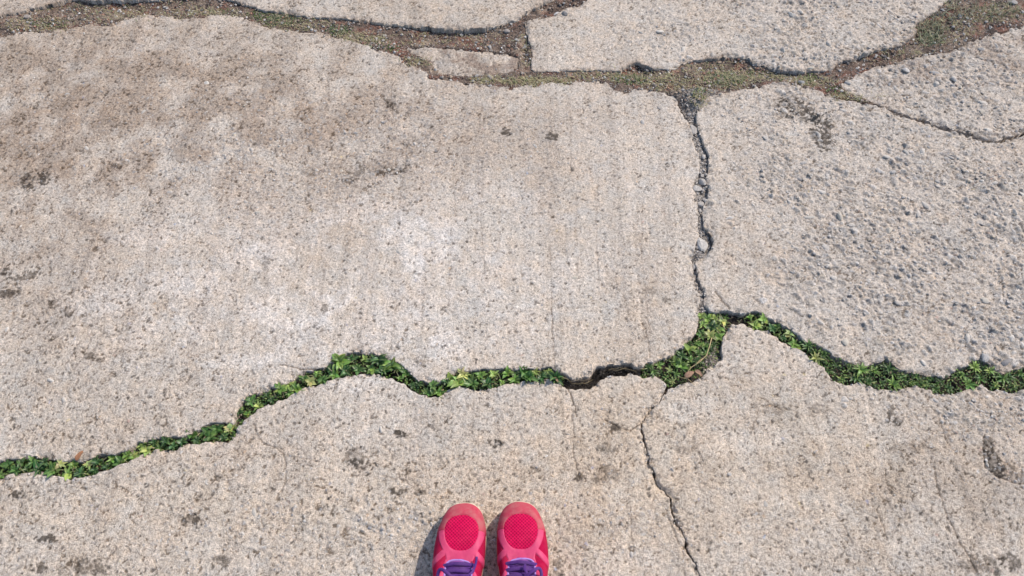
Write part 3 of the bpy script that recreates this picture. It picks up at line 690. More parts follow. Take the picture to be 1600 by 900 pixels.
# single pebbles
for (x, y, a, lab) in [
    (1000,581,8,"smooth grey pebble in the dark gap at the middle of the weedy crack"),
    (792,46,8,"pale upright pebble at the top of the short crack by the earth strip"),
    (765,71,6,"dark blue pebble on the reddish earth above the sunken fragment"),
    (600,52,6,"dark pebble under the shaded edge of the top slab"),
    (631,42,4,"small white pebble under the shaded edge of the top slab"),
    (821,68,6,"grey pebble lodged in the short crack left of the upper middle slab"),
    (824,82,5,"pale blue pebble lodged low in the short crack"),
    (820,96,5,"white pebble at the lower end of the short crack"),
    (870,17,9,"dark blue pebble where the earth fans out at the top edge"),
    (883,22,9,"pale rounded pebble at the end of the top earth fan"),
    (1120,100,6,"white and blue pebble on the earth above the green tuft"),
    (1352,84,7,"dark teal pebble on the right stretch of the earth strip"),
    (1416,110,10,"pale flat pebble on the rough upper right slab"),
    (1500,25,8,"grey pebble among the grass at the upper right"),
    (1583,4,12,"bluish stone at the top right corner"),
    (43,26,9,"dark bluish pebble on the earth at the far left"),
    (690,121,5,"small white pebble at the left end of the sunken fragment"),
    (745,117,6,"dark pebble in the gap below the sunken fragment"),
    (765,119,6,"grey pebble right of the dark one below the sunken fragment"),
    (1253,128,9,"flat yellowish stone at the right end of the green earth strip"),
    (1570,567,10,"yellowish and blue stone beside the weeds near the right edge"),
    (1537,560,10,"long grey stone above the weeds near the right edge")]:
    put("pebble", peb_me[R.randint(8)], x, y, a * 1.2 * MM, a * R.uniform(.6, .85) * 1.2 * MM, a * .42 * MM * 1.2, R.uniform(0, 180), label=lab, cat="pebble")

# ------------------------------------------------------------------ leaves and weeds
def leaf_arrays(width=.36, fold=.3, curl=.25, n=6, wave=.0, tipw=1.0):
    """leaf of length 1 along +y, base at the origin"""
    V, Fc = [], []
    for i in range(n + 1):
        t = i / n
        wd = width * (math.sin(math.pi * min(1, t * .93 + .07) ** .8) ** .8) * (1 if i < n else 0.0) * .5 + (.015 if i == 0 else 0)
        z = curl * (t - t * t * 1.6) 
        yy = t * (1 - .06 * curl)
        lift = wd * fold
        V += [(-wd, yy, z + lift + wave * math.sin(t * 9)), (0, yy, z), (wd, yy, z + lift - wave * math.sin(t * 8))]
        if i < n:
            a = 3 * i; Fc += [(a, a + 1, a + 4, a + 3), (a + 1, a + 2, a + 5, a + 4)]
    return np.array(V), np.array(Fc)
broad = [mesh_np("leaf", *leaf_arrays(w_, fo, cu, 6, wv), M_leaf) for w_, fo, cu, wv in [(.50,.35,.25,.01),(.44,.5,.3,.02),(.58,.25,.15,.015),(.40,.6,.4,.0),(.52,.3,.5,.02),(.36,.4,.1,.01)]]
narrow = [mesh_np("leaf", *leaf_arrays(w_, fo, cu, 6, 0), M_leaf) for w_, fo, cu in [(.26,.5,.3),(.30,.4,.45),(.22,.5,.2)]]
def tube_arrays(pts, r, k=5, r_end=None, flat=1.0):
    P = [Vector(p) for p in pts]; V, Fc = [], []
    up0 = Vector((0, 0, 1))
    for i, p in enumerate(P):
        d = (P[min(i + 1, len(P) - 1)] - P[max(i - 1, 0)]).normalized()
        s = d.cross(up0)
        if s.length < 1e-3: s = Vector((1, 0, 0))
        s.normalize(); u = s.cross(d).normalized()
        rad = r if r_end is None else r + (r_end - r) * i / (len(P) - 1)
        for j in range(k):
            a = 2 * math.pi * j / k; V.append(p + s * math.cos(a) * rad + u * math.sin(a) * rad * flat)
    for i in range(len(P) - 1):
        for j in range(k):
            Fc.append((i * k + j, i * k + (j + 1) % k, (i + 1) * k + (j + 1) % k, (i + 1) * k + j))
    n0 = len(V); V.append(P[0]); V.append(P[-1])
    for j in range(k):
        Fc.append((n0, (j + 1) % k, j, j)); b = (len(P) - 1) * k; Fc.append((n0 + 1, b + j, b + (j + 1) % k, b + (j + 1) % k))
    Q = [f_ for f_ in Fc if len(set(f_)) == 4]; Tt = [tuple(dict.fromkeys(f_)) for f_ in Fc if len(set(f_)) == 3]
    return [tuple(v) for v in V], Q + Tt
def mesh_py(name, V, Fc, mat, smooth=True):
    me = bpy.data.meshes.new(name); me.from_pydata([tuple(v) for v in V], [], [tuple(f_) for f_ in Fc]); me.update()
    me.polygons.foreach_set("use_smooth", [smooth] * len(me.polygons)); me.materials.append(mat); return me
stem_me = mesh_py("stem", *tube_arrays([(0, 0, -.7), (.06, .03, -.2), (0, 0, .25)], .07, 5, .04), M_stem)

def weed(px_, py_, hw, leaf_len, n, tang, lab, grp, kind, zb=-.011):
    x, y = g(px_, py_)
    root = bpy.data.objects.new("weed", None); COL.objects.link(root); root.location = (x, y, zb); root.empty_display_size = .01
    tag(root, lab, "weed", grp)
    spill = 1.6 if rnd.random() < .25 else 1.05; zb2 = .004 if spill > 1.5 else 0
    st = link("stem", stem_me, root); st.scale = (.010, .010, .010)
    a0 = rnd.uniform(0, 6.28); pc = plant_colour(); vig = rnd.uniform(.75, 1.4)
    pc = tuple(v * (1.35 if leaf_len > .0135 else 1.2) for v in pc)
    for i in range(n):
        a = a0 + i * 2.4 + rnd.uniform(-.4, .4)
        L = leaf_len * vig * rnd.uniform(.6, 1.2) * (1.0 - .25 * i / n)
        perp = abs(math.sin(a - tang)); room = hw * spill / max(perp, .25) + .002
        ce = min(.96, room / L); el = max(math.acos(ce), rnd.uniform(.15, .5)) + .25 * (i / n)
        el = min(el, 1.25)
        me = (broad if kind == 'broad' else narrow)[rnd.randrange(6 if kind == 'broad' else 3)]
        o = link("leaf", me, root); o.color = (*[v * rnd.uniform(.85, 1.15) for v in pc], 1)
        o.scale = (L * rnd.uniform(.8, 1.25), L, L)
        o.rotation_euler = (Matrix.Rotation(a - math.pi / 2, 3, 'Z') @ Matrix.Rotation(el, 3, 'X') @ Matrix.Rotation(rnd.uniform(-.4, .4), 3, 'Y')).to_euler()
        o.location = (rnd.uniform(-.001, .001), rnd.uniform(-.001, .001), .001 + .004 * i / n + zb2)

up_l = np.array(A_bot[::-1]); lo_l = np.array(CD_top_left)
up_r = np.array(B_bot[::-1]); lo_r = np.array(D_top)
def edges(px_):
    if px_ < 1046:
        a = up_l[np.argsort(up_l[:, 0])]; b = lo_l[np.argsort(lo_l[:, 0])]
    else:
        a = up_r[np.argsort(up_r[:, 0])]; b = lo_r[np.argsort(lo_r[:, 0])]
    return np.interp(px_, a[:, 0], a[:, 1]), np.interp(px_, b[:, 0], b[:, 1])
SEG = [ # x0, x1, spacing px, leaf mm, n, kind, label
 (-30, 90, 9, 13, 9, 'broad', "green weed where the crack leaves the left edge, %s from the left"),
 (92, 150, 10, 17, 9, 'broad', "large-leaved light green weed by the small brown leaf, %s from the left"),
 (152, 288, 9.5, 12, 9, 'broad', "green weed between the small brown leaf and first dark gap, %s from the left"),
 (298, 366, 9, 12, 9, 'broad', "light green weed in the clump between two dark gaps, %s from the left"),
 (374, 450, 9, 11, 8, 'broad', "green weed on the steep stretch above the second dark gap, %s from the left"),
 (452, 528, 9, 12, 8, 'broad', "green weed climbing the crack left of its arch, %s from the left"),
 (530, 612, 9, 15, 9, 'broad', "dark green weed on top of the crack's arch, %s from the left"),
 (614, 698, 9, 13, 9, 'broad', "green weed on the falling side of the crack's arch, %s from the left"),
 (704, 792, 9.5, 15, 9, 'broad', "bright green weed in the straight stretch right of the arch, %s from the left"),
 (794, 874, 10, 17, 8, 'broad', "bright fresh weed just left of the black root-filled gap, %s from the left"),
 (1012, 1044, 8, 11, 9, 'narrow', "small yellow-green weed right of the grey pebble in the crack, %s from the left"),
 (1172, 1262, 9, 12, 9, 'broad', "glossy green weed right of the dark forked junction, %s from the left"),
 (1264, 1345, 9, 12, 10, 'narrow', "fine-leaved green weed on the sloping right stretch, %s from the left"),
 (1347, 1410, 9, 14, 12, 'narrow', "dark green weed of the bushy right-hand clump, %s from the left"),
 (1412, 1500, 9, 10, 10, 'narrow', "small-leaved weed in the thin flat stretch at right, %s from the left"),
 (1502, 1575, 9, 13, 12, 'narrow', "bushy weed beside the yellowish stone at right, %s from the left"),
 (1577, 1630, 9, 12, 10, 'narrow', "green weed where the crack leaves the right edge, %s from the left")]
ORD = "first second third fourth fifth sixth seventh eighth ninth tenth eleventh twelfth thirteenth fourteenth fifteenth sixteenth seventeenth eighteenth nineteenth twentieth twenty-first twenty-second twenty-third twenty-fourth twenty-fifth twenty-sixth twenty-seventh twenty-eighth".split()
for x0, x1, spc, lm, n_, kind, lab in SEG:
    x = x0; k = 0
    while x < x1:
        a, b = edges(x)
        a2, b2 = edges(x + 6); tang = math.atan2(-((a2 + b2) - (a + b)) / 2, 6) if abs((a2+b2)-(a+b)) < 60 else .4
        wpx = b - a; hw = max(wpx, 6) / 2 * 1.25 * MM
        s_ = min(1, .6 + wpx / 50)
        if x > 1340: hw *= 1.25
        zig = (.24 if k % 2 else -.24) * wpx * (wpx > 17)
        weed(x + rnd.uniform(-2, 2), (a + b) / 2 + zig, max(hw * (.85 if wpx > 17 else 1), .006), lm * 1.13 * MM * rnd.uniform(.8, 1.15) * s_, n_ + 2, tang, lab % ORD[k], "weeds growing in the long crack", kind, zb=-.011 + (.003 if x > 1340 else 0))
        k += 1
        x += spc * rnd.uniform(.85, 1.15) * (1.15 if wpx > 17 else 1.35)
JW = [(1096,492,11,.010),(1106,497,12,.012),(1118,496,10,.011),(1130,500,12,.011),(1099,506,12,.013),(1112,509,13,.014),(1124,512,11,.014),(1097,520,12,.014),(1110,523,14,.016),(1124,525,13,.010),
      (1090,533,13,.013),(1102,537,14,.016),(1114,538,10,.012),(1078,544,13,.013),(1092,549,14,.016),(1104,550,12,.012),(1066,555,12,.013),(1079,560,13,.016),(1090,562,12,.014),(1056,564,12,.012),(1066,570,12,.014),(1077,574,10,.012),(1047,575,11,.012),(1056,583,10,.012),(1052,593,10,.010)]
for k, (x, y, lm, hw) in enumerate(JW):
    weed(x, y, hw, lm * 1.2 * MM, 10, .8, "dark green weed at the wide crack junction, %s counting down from its top" % ORD[k], "weeds growing in the long crack", rnd.choice(['broad', 'broad', 'narrow']), zb=-.012)

# small ground cover between the weeds (uncountable)
def scatter_leaves(name, pts, lmin, lmax, mat, label, cat, width=.5, el=(.1, 1.1), zoff=0.0, parent=None, n=3):
    V, Fc, off_ = [], [], 0
    for (x, y, z) in pts:
        L = rnd.uniform(lmin, lmax) * MM
        v, f_ = leaf_arrays(width * rnd.uniform(.8, 1.2), .4, rnd.uniform(.1, .5), n)
        M = Matrix.Rotation(rnd.uniform(0, 6.28), 3, 'Z') @ Matrix.Rotation(rnd.uniform(*el), 3, 'X')
        v = (v * L) @ np.array(M).T + np.array([x, y, z + zoff])
        V.append(v); Fc.append(f_ + off_); off_ += len(v)
    o = link(name, mesh_np(name, np.concatenate(V), np.concatenate(Fc), mat), parent)
    if label: tag(o, label, cat, kind='stuff')
    return o
pts = []
for i in range(16000):
    x = R.uniform(-30, 1630)
    if 880 < x < 1004 or 288 < x < 297 or 1140 < x < 1168: continue
    a, b = edges(x); y = R.uniform(a - 1, b + 1)
    gx, gy = g(x, y)
    if not in_gap(gx, gy): continue
    pts.append((gx, gy, -.017 + R.uniform(0, .009) + (.008 if x > 1260 else 0)))
    if len(pts) > 6000: break
for i in range(2600):
    x, y = R.uniform(1046, 1138), R.uniform(486, 604); gx, gy = g(x, y)
    if in_gap(gx, gy) and (x - 1046) * .9 + (y - 486) < 130 + R.uniform(-12, 6) and i % 2: pts.append((gx, gy, -.018 + R.uniform(0, .008)))
scatter_leaves("ground_cover", pts, 3.5, 7.5, M_small_leaf, "tiny green ground cover filling the long crack between the weeds", "ground cover")

# patches in the earth strip ------------------------------------------------
def patch_points(cx, cy, rx, ry, n_, on_slab=True):
    out = []
    for i in range(n_ * 5):
        if len(out) >= n_: break
        a = R.rand() * 6.28; r_ = R.rand() ** .6
        x, y = g(cx + rx * r_ * math.cos(a), cy + ry * r_ * math.sin(a))
        gp = in_gap(x, y)
        if not gp and not on_slab: continue
        if not gp and R.rand() < .85: continue
        out.append((x, y, soil_z(x, y) if gp else slab_at(x, y, 0)[1]))
    return out
mp = []
for (cx, cy, rx, ry, n_) in [(435,28,38,11,420),(530,46,22,9,200),(590,66,22,10,120),(612,74,14,7,90),(1130,122,38,14,520),(1098,150,16,12,130),(985,122,28,10,330),(1180,112,14,9,90),(1268,120,12,8,90),(1310,140,20,6,80),
                             (75,35,30,9,90),(400,22,16,8,110),(1545,20,40,12,70),(1460,58,22,14,80),(330,16,30,6,60),(1220,118,14,7,50)]:
    mp += patch_points(cx, cy, rx, ry, n_, False)
scatter_leaves("ground_cover", mp, 2.5, 6, M_small_leaf, "small green creeping plants on the reddish earth strip", "ground cover", .45)

def grass(name, pts, lmin, lmax, mat, label, cat, kind='stuff', wid=.55, el=(.05, .9), parent=None):
    V, Fc, off_ = [], [], 0
    for (x, y, z) in pts:
        L = rnd.uniform(lmin, lmax) * MM; w_ = wid * MM * rnd.uniform(.7, 1.3); a = rnd.uniform(0, 6.28); e = rnd.uniform(*el); bend = rnd.uniform(.2, 1.0)
        d = np.array([math.cos(a), math.sin(a)]); s = np.array([-d[1], d[0]]); vv = []
        hx, hz = 0.0, 0.0; ee = e + .4
        k = 4
        for i in range(k + 1):
            ww_ = w_ * (1 - (i / k) ** 2) + .00006
            vv += [(x + d[0] * hx + s[0] * ww_, y + d[1] * hx + s[1] * ww_, z + hz), (x + d[0] * hx - s[0] * ww_, y + d[1] * hx - s[1] * ww_, z + hz)]
            hx += L / k * math.cos(ee); hz += L / k * math.sin(ee); ee -= bend / k
        V.append(np.array(vv)); Fc.append(np.array([(2*i, 2*i+1, 2*i+3, 2*i+2) for i in range(k)]) + off_); off_ += len(vv)
    o = link(name, mesh_np(name, np.concatenate(V), np.concatenate(Fc), mat), parent)
    if label: tag(o, label, cat, kind=kind)
    return o
dp = []
for (cx, cy, rx, ry, n_) in [(1480,40,60,26,260),(1560,20,40,16,200),(1040,130,40,14,200),(1160,120,40,16,240),(840,126,60,7,520),(760,124,26,6,140),(650,95,26,9,130),(460,36,60,12,260),(560,58,46,10,240),(320,20,80,8,260),(190,25,80,14,180),(60,38,60,14,260),(1000,118,60,14,240),(1100,125,80,20,420),(1095,155,16,14,150),(1200,116,40,10,150),(1270,128,40,10,200),(1340,150,50,7,130),(1400,80,60,14,90),(1250,122,16,6,60),(930,118,50,8,180),(180,10,160,12,260),(700,58,110,14,200),(820,75,10,30,60),(1120,105,60,14,160)]:
    dp += patch_points(cx, cy, rx, ry, n_)
grass("dry_grass", dp, 6, 18, M_dry_grass, "short dry straw-coloured grass and litter on the earth strip", "dry grass", el=(-.2, .4))
jp = []
for i in range(400):
    x, y = g(R.uniform(1085, 1140), R.uniform(500, 604))
    if in_gap(x, y) and len(jp) < 75: jp.append((x, y, -.008))
for i in range(1200):
    px_ = R.uniform(0, 1600)
    if 880 < px_ < 1000 or 288 < px_ < 297: continue
    a, b = edges(px_); x, y = g(px_, R.uniform(a, b))
    if in_gap(x, y) and len(jp) < 330: jp.append((x, y, -.010))
grass('dry_blades', jp, 10, 22, M_dry_grass, 'thin straw-coloured dead blades among the weeds of the long crack', 'dry grass', el=(.1, .9))
gp = patch_points(1453, 52, 24, 20, 210) + patch_points(1480, 28, 24, 18, 60)
grass("grass_tuft", gp, 15, 34, M_green_grass, "grey-green tuft of grass at the left end of the upper right grassy patch", "grass", el=(.1, 1.0), wid=.95)
gp = patch_points(1545, 20, 50, 16, 170) + patch_points(1490, 10, 16, 10, 45)
grass("grass_tuft", gp, 12, 34, M_green_grass, "sparse grass patch running to the top right corner", "grass", el=(.1, .9))
gp = patch_points(985, 118, 26, 9, 130) + patch_points(1135, 120, 32, 12, 220) + patch_points(436, 27, 34, 9, 200) + patch_points(528, 45, 18, 7, 90)
grass("green_grass", gp, 6, 13, M_green_grass, "short green grass mixed in the creeping plants on the earth strip", "grass")

# dead black roots in the bare part of the crack
V, Fc, off_ = [], [], 0
def root_strands(x0, x1, n_, f_edges, spread):
    global off_
    for i in range(n_):
        xs = rnd.uniform(x0, x1 - 8); L = rnd.uniform(8, 26); tt = rnd.uniform(.05, .95); sl_ = rnd.uniform(-.7, .7); p = []
        zz = rnd.uniform(-.026, -.008)
        for k in range(6):
            x = xs + L * k / 5
            if x > x1: break
            a, b = f_edges(x); yy = a + (b - a) * min(.97, max(.03, tt + sl_ * (k / 5 - .5) + rnd.uniform(-.06, .06)))
            gx, gy = g(x, yy); p.append((gx, gy, zz + rnd.uniform(-.002, .002)))
        if len(p) < 3: continue
        v, f_ = tube_arrays(p, rnd.uniform(.25, .6) * MM, 4, .0002)
        V.extend(v); Fc.extend([tuple(q_ + off_ for q_ in ff) for ff in f_]); off_ += len(v)
root_strands(880, 1003, 150, edges, 1)
root_strands(1134, 1176, 36, edges, 1)
o = link("dead_roots", mesh_py("dead_roots", V, Fc, M_dryroot)); tag(o, "tangle of dry blackish roots in the bare gap of the long crack", "roots", kind='stuff')
V, Fc, off_ = [], [], 0
for i in range(5):
    xs = rnd.uniform(884, 985); L = rnd.uniform(15, 40); tt = rnd.uniform(.2, .8); p = []
    for k in range(6):
        x = min(xs + L * k / 5, 1000); a, b = edges(x); gx, gy = g(x, a + (b - a) * min(.9, max(.1, tt + rnd.uniform(-.08, .08)))); p.append((gx, gy, -.004 + rnd.uniform(-.002, .002)))
    v, f_ = tube_arrays(p, .0003, 4, .00015); V.extend(v); Fc.extend([tuple(q_ + off_ for q_ in ff) for ff in f_]); off_ += len(v)
o = link("dry_fibres", mesh_py("dry_fibres", V, Fc, M_stalk)); tag(o, "thin pale fibres lying over the dead roots in the long crack", "roots", kind='stuff')

# dry stalk and leaves at the junction
def at(x, y, z): gx, gy = g(x, y, z); return (gx, gy, z)
def stalk(pts, r, lab):
    o = link("dry_stalk", mesh_py("dry_stalk", *tube_arrays([at(*p) for p in pts], r, 6, r * .6), M_stalk)); tag(o, lab, "stalk"); return o
stalk([(1112,528,.004),(1109,540,.007),(1104,555,.007),(1094,565,.006),(1080,574,.005),(1070,588,.003)], .0011, "bent straw-coloured stalk lying over the weeds at the crack junction")
stalk([(1100,559,.005),(1092,564,.007),(1085,572,.006)], .0008, "short side twig of the straw-coloured stalk at the junction")
stalk([(1064,590,.002),(1075,592,.003),(1086,602,.002)], .0007, "thin pale twig below the brown dead leaf at the junction")
M_dead = grit_mat("dead_leaf", (.24, .115, .06), lo=.7, hi=1.25, s1=9, s2=3, bump=.2, dist=.0004)
M_dead2 = grit_mat("pale_dead_leaf", (.27, .165, .11), lo=.7, hi=1.25, s1=9, s2=3, bump=.2, dist=.0004)
def dead_leaf(x, y, L, wd, rot, z, mat, lab, tilt=.2):
    o = link("dead_leaf", mesh_np("dead_leaf", *leaf_arrays(wd, .35, .35, 7, .03), mat)); gx, gy = g(x, y); o.location = (gx, gy, z); o.scale = (L, L, L)
    o.rotation_euler = (Matrix.Rotation(math.radians(rot), 3, 'Z') @ Matrix.Rotation(tilt, 3, 'X')).to_euler(); tag(o, lab, "leaf"); return o
dead_leaf(120, 720, .024, .42, -22, .002, M_dead, "small orange-brown dead leaf beside the weeds at lower left", .1)
dead_leaf(1070, 590, .024, .50, -60, .003, M_dead2, "pale brown crumpled dead leaf below the crack junction", .2)
dead_leaf(1086, 580, .020, .45, -140, .004, M_dead2, "small curled dead leaf resting against the straw-coloured stalk", .3)
dead_leaf(866, 590, .014, .35, -140, .001, M_dead2, "small rust-coloured leaf tip at the end of the bright weeds", .1)

# ------------------------------------------------------------------ running shoes
def fabric(name, col, rough=.75, weave=0, dark=.6, bumpd=.0004, spec=.3, dust=.16):
    m, t, b = new_mat(name, rough, spec)
    tc = t.nodes.new("ShaderNodeTexCoord")
    n = N(t, "ShaderNodeTexNoise", Scale=90.0, Detail=3.0); t.links.new(tc.outputs["Object"], n.inputs[0])
    c = mult(t, col, ramp(t, n.outputs[0], [(.3, .86), (.7, 1.1)]).outputs[0])
    n3 = N(t, "ShaderNodeTexNoise", Scale=45.0, Detail=6.0, Roughness=.7); t.links.new(tc.outputs["Object"], n3.inputs[0])
    dr = ramp(t, n3.outputs[0], [(.42, 0.0), (.68, dust)])
    c = mult(t, c, (.26, .17, .14), fac=dr.outputs[0], mode='MIX')
    if weave:
        mp_ = t.nodes.new("ShaderNodeMapping"); mp_.inputs["Rotation"].default_value = (0, 0, math.radians(45)); mp_.inputs["Scale"].default_value = (weave, weave, 0)
        t.links.new(tc.outputs["Object"], mp_.inputs[0])
        sx = t.nodes.new("ShaderNodeSeparateXYZ"); t.links.new(mp_.outputs[0], sx.inputs[0]); outs = []
        for k in (0, 1):
            s_ = t.nodes.new("ShaderNodeMath"); s_.operation = 'SINE'; t.links.new(sx.outputs[k], s_.inputs[0])
            ab = t.nodes.new("ShaderNodeMath"); ab.operation = 'ABSOLUTE'; t.links.new(s_.outputs[0], ab.inputs[0]); outs.append(ab)
        mn = t.nodes.new("ShaderNodeMath"); mn.operation = 'MULTIPLY'; t.links.new(outs[0].outputs[0], mn.inputs[0]); t.links.new(outs[1].outputs[0], mn.inputs[1])
        r_ = ramp(t, mn.outputs[0], [(.0, 1.12), (.35, 1.0), (.75, dark)])
        c = mult(t, c, r_.outputs[0])
        bp = N(t, "ShaderNodeBump", Strength=.7, Distance=bumpd); bp.invert = True; t.links.new(mn.outputs[0], bp.inputs["Height"]); t.links.new(bp.outputs[0], b.inputs["Normal"])
    else:
        n2 = N(t, "ShaderNodeTexNoise", Scale=900.0, Detail=2.0); t.links.new(tc.outputs["Object"], n2.inputs[0])
        bp = N(t, "ShaderNodeBump", Strength=.35, Distance=bumpd); t.links.new(n2.outputs[0], bp.inputs["Height"]); t.links.new(bp.outputs[0], b.inputs["Normal"])
    t.links.new(c, b.inputs["Base Color"]); return m
M_mesh = fabric("crimson_mesh", (.38, .003, .045), .85, weave=1500, dark=.7, dust=.08, spec=.1)
M_vamp = fabric("crimson_diamond_mesh", (.50, .002, .058), .8, weave=700, dark=.6, dust=.05, spec=.1, bumpd=.0008)
M_band = fabric("pink_overlay", (.53, .045, .125), .55, dust=.12, spec=.2)
M_cap = fabric("coral_suede", (.42, .045, .075), .85, dust=.5, spec=.15)
M_lace = fabric("purple_lace", (.075, .018, .165), .8, weave=2600, dark=.7)
M_pipe = fabric("lavender_trim", (.34, .19, .50), .6)
M_tongue = fabric("violet_tongue", (.22, .06, .26), .85)
M_lining = fabric("dark_lining", (.07, .03, .10), .9)
M_cream = fabric("cream_rubber", (.62, .52, .38), .7, dust=.3)
M_out = fabric("pink_rubber", (.55, .07, .13), .7)

def crom(P, n, closed=True):
    P = np.array(P, float); m = len(P); out = []
    seg = m if closed else m - 1
    for i in range(seg):
        p0, p1, p2, p3 = [P[(i + k) % m] if closed else P[min(max(i + k, 0), m - 1)] for k in (-1, 0, 1, 2)]
        for j in range(n):
            t = j / n; out.append(.5 * ((2*p1) + (-p0+p2)*t + (2*p0-5*p1+4*p2-p3)*t*t + (-p0+3*p1-3*p2+p3)*t**3))
    if not closed: out.append(P[-1])
    return np.array(out)
O_ = [(-.3,0),(1.4,-.3),(2.65,-1.2),(3.6,-2.9),(4.35,-5.2),(4.8,-8),(4.85,-11),(4.5,-15),(4.0,-18.5),(3.6,-21.5),(2.6,-24.3),(.5,-25.5),(-1.8,-24.6),(-3,-22),(-3.2,-18.5),(-3.4,-15.5),(-3.9,-12.5),(-4.35,-9.5),(-4.45,-6.5),(-4.25,-4),(-3.65,-1.9),(-2.7,-.7),(-1.5,-.1)]
T_ = [(0,-10.8,6.1),(.7,-10.8,6.1),(1.3,-10.9,6.15),(1.8,-11.1,6.2),(2.2,-11.6,6.3),(2.35,-12.5,6.5),(2.4,-13.8,7.0),(2.5,-16.0,8.2),(2.8,-18.5,8.3),(2.8,-21,7.3),(2.0,-23.6,7.8),(.4,-24.5,8.4),(-1.2,-24,7.9),(-2.3,-21.5,7.3),(-2.5,-18.5,8.3),(-2.4,-16.0,8.2),(-2.35,-13.9,7.0),(-2.3,-12.6,6.5),(-2.1,-11.7,6.3),(-1.7,-11.2,6.2),(-1.2,-11.0,6.15),(-.7,-10.9,6.1),(-.3,-10.8,6.1)]
NPH = 10; NT = 56
Oc = crom(O_, NPH); Tc = crom(T_, NPH); nph = len(Oc)
tt_ = np.linspace(0, 1, NT)
def spring(y): return .75 * np.clip((3.8 + y) / 3.8, 0, 1) ** 1.6
def upper_grid(sx):
    th = tt_ * math.pi / 2
    p = (1 - np.cos(th) ** .85)[:, None, None]; s = (np.sin(th) ** .82)[:, None]
    XY = Oc[None] + (Tc[None, :, :2] - Oc[None]) * p
    z0 = 1.5 + spring(Oc[:, 1])[None]
    bulge = .22 * np.sin(th)[:, None] * np.cos(th)[:, None]
    cen = np.array([0, -9.0]); 
    d = Oc - cen; d /= np.linalg.norm(d, axis=1)[:, None]
    XY = XY + d[None] * bulge[..., None]
    Z = z0 + (Tc[None, :, 2] - z0) * s
    G_ = np.concatenate([XY, Z[..., None]], -1); 
    return G_
UG = upper_grid(1)
# normals
du = np.roll(UG, -1, 1) - np.roll(UG, 1, 1); dv = np.gradient(UG, axis=0)
UN = np.cross(du, dv); UN /= np.linalg.norm(UN, axis=2)[..., None] + 1e-9
if UN[NT // 2, 0, 2] < 0: UN = -UN
ux, uy, uz = UG[..., 0], -UG[..., 1], UG[..., 2]      # uy = distance behind the toe, cm
cx0 = -.15
def oval_sd():
    a = 3.0; yc = 5.3
    b = np.where(uy < yc, 2.6, 3.75); e = np.where(uy < yc, 2.1, 3.3); a = a * (1 - .018 * np.clip(uy - yc, 0, 5) ** 2)
    q = (np.abs((ux - cx0) / a) ** e + np.abs((uy - yc) / b) ** e) ** (1 / e)
    return (1 - q) * np.minimum(a, b) * .98           # >0 inside
ov = oval_sd()
dist_throat = (1 - tt_)[:, None] * np.linalg.norm(UG[0] - UG[-1], axis=1)[None, :] * .0 + np.linalg.norm(UG - UG[-1][None], axis=2)
def seg_d(x0, y0, x1, y1):
    ex, ey = x1 - x0, y1 - y0; t = np.clip(((ux - x0) * ex + (uy - y0) * ey) / (ex * ex + ey * ey), 0, 1)
    return np.hypot(ux - x0 - t * ex, uy - y0 - t * ey)
cap_sd = np.minimum(6.0 + .25 * np.cos(ux) - uy - .06 * np.abs(ux), -ov)
low = .75 - (uz - 1.5)
band = np.maximum.reduce([
    .62 - np.abs(-ov - .40) + .12,
    .72 - dist_throat,
    1.6 - np.hypot((ux - cx0) / 1.6, (uy - 10.1) / 1.0) ,
    .55 - seg_d(2.9, 9.6, 5.4, 11.8), .55 - seg_d(-2.9, 9.6, -5.4, 11.8),
    .5 - seg_d(2.6, 13.2, 5.2, 17.2), .5 - seg_d(-2.6, 13.2, -4.8, 17.2),
    .4 - seg_d(2.7, 17.0, 4.6, 19.5), .4 - seg_d(-2.6, 17.0, -4.2, 19.5),
    np.minimum(uy - 20.6, 5.4 - uz)])
band_sd = np.minimum(np.minimum(band, -ov), uy - (5.85 + .25 * np.cos(ux) - .06 * np.abs(ux)))
vamp_sd = ov + .12

def layer(sd, off, slope, inner=-.16):
    """faces of the upper where sd > inner, raised by off above it, sinking below it at its edge"""
    h = np.clip(sd / slope, -1, 1) * off
    P = UG + UN * h[..., None]
    return P, sd > inner
def grid_mesh(name, P, mask, mat, sx):
    idx = np.arange(NT * nph).reshape(NT, nph)
    a = idx[:-1]; b = np.roll(idx, -1, 1)[:-1]; c = np.roll(idx, -1, 1)[1:]; d = idx[1:]
    f_ = np.stack([a, b, c, d], -1).reshape(-1, 4)
    if sx < 0: f_ = f_[:, ::-1]
    if mask is not None: f_ = f_[mask.ravel()[f_].all(1)]
    used, inv = np.unique(f_, return_inverse=True); f_ = inv.reshape(f_.shape)
    V = P.reshape(-1, 3)[used] * .01; V[:, 0] *= sx
    return mesh_np(name, V, f_, mat)
def ring_loft(name, rings, mat, sx, cap_top=False, cap_bot=False):
    k = len(rings[0]); V = np.concatenate(rings) * .01; V[:, 0] *= sx; Fc = []
    for i in range(len(rings) - 1):
        for j in range(k): Fc.append((i*k+j, i*k+(j+1)%k, (i+1)*k+(j+1)%k, (i+1)*k+j))
    if cap_top: Fc.append(tuple(range((len(rings)-1)*k, len(rings)*k)))
    if cap_bot: Fc.append(tuple(range(k))[::-1])
    me = mesh_py(name, V, Fc, mat); bm = bmesh.new(); bm.from_mesh(me); bmesh.ops.recalc_face_normals(bm, faces=bm.faces); bm.to_mesh(me); bm.free(); return me
def surf_z(x, y):
    """height of the tongue above the sole, cm (x across, y back from the toe)"""
    zc = np.interp(y, [10.5, 12.5, 13.8, 16, 18.5, 20], [6.15, 6.6, 7.1, 8.3, 9.0, 9.4])
    return float(zc + .35 - .055 * x * x)
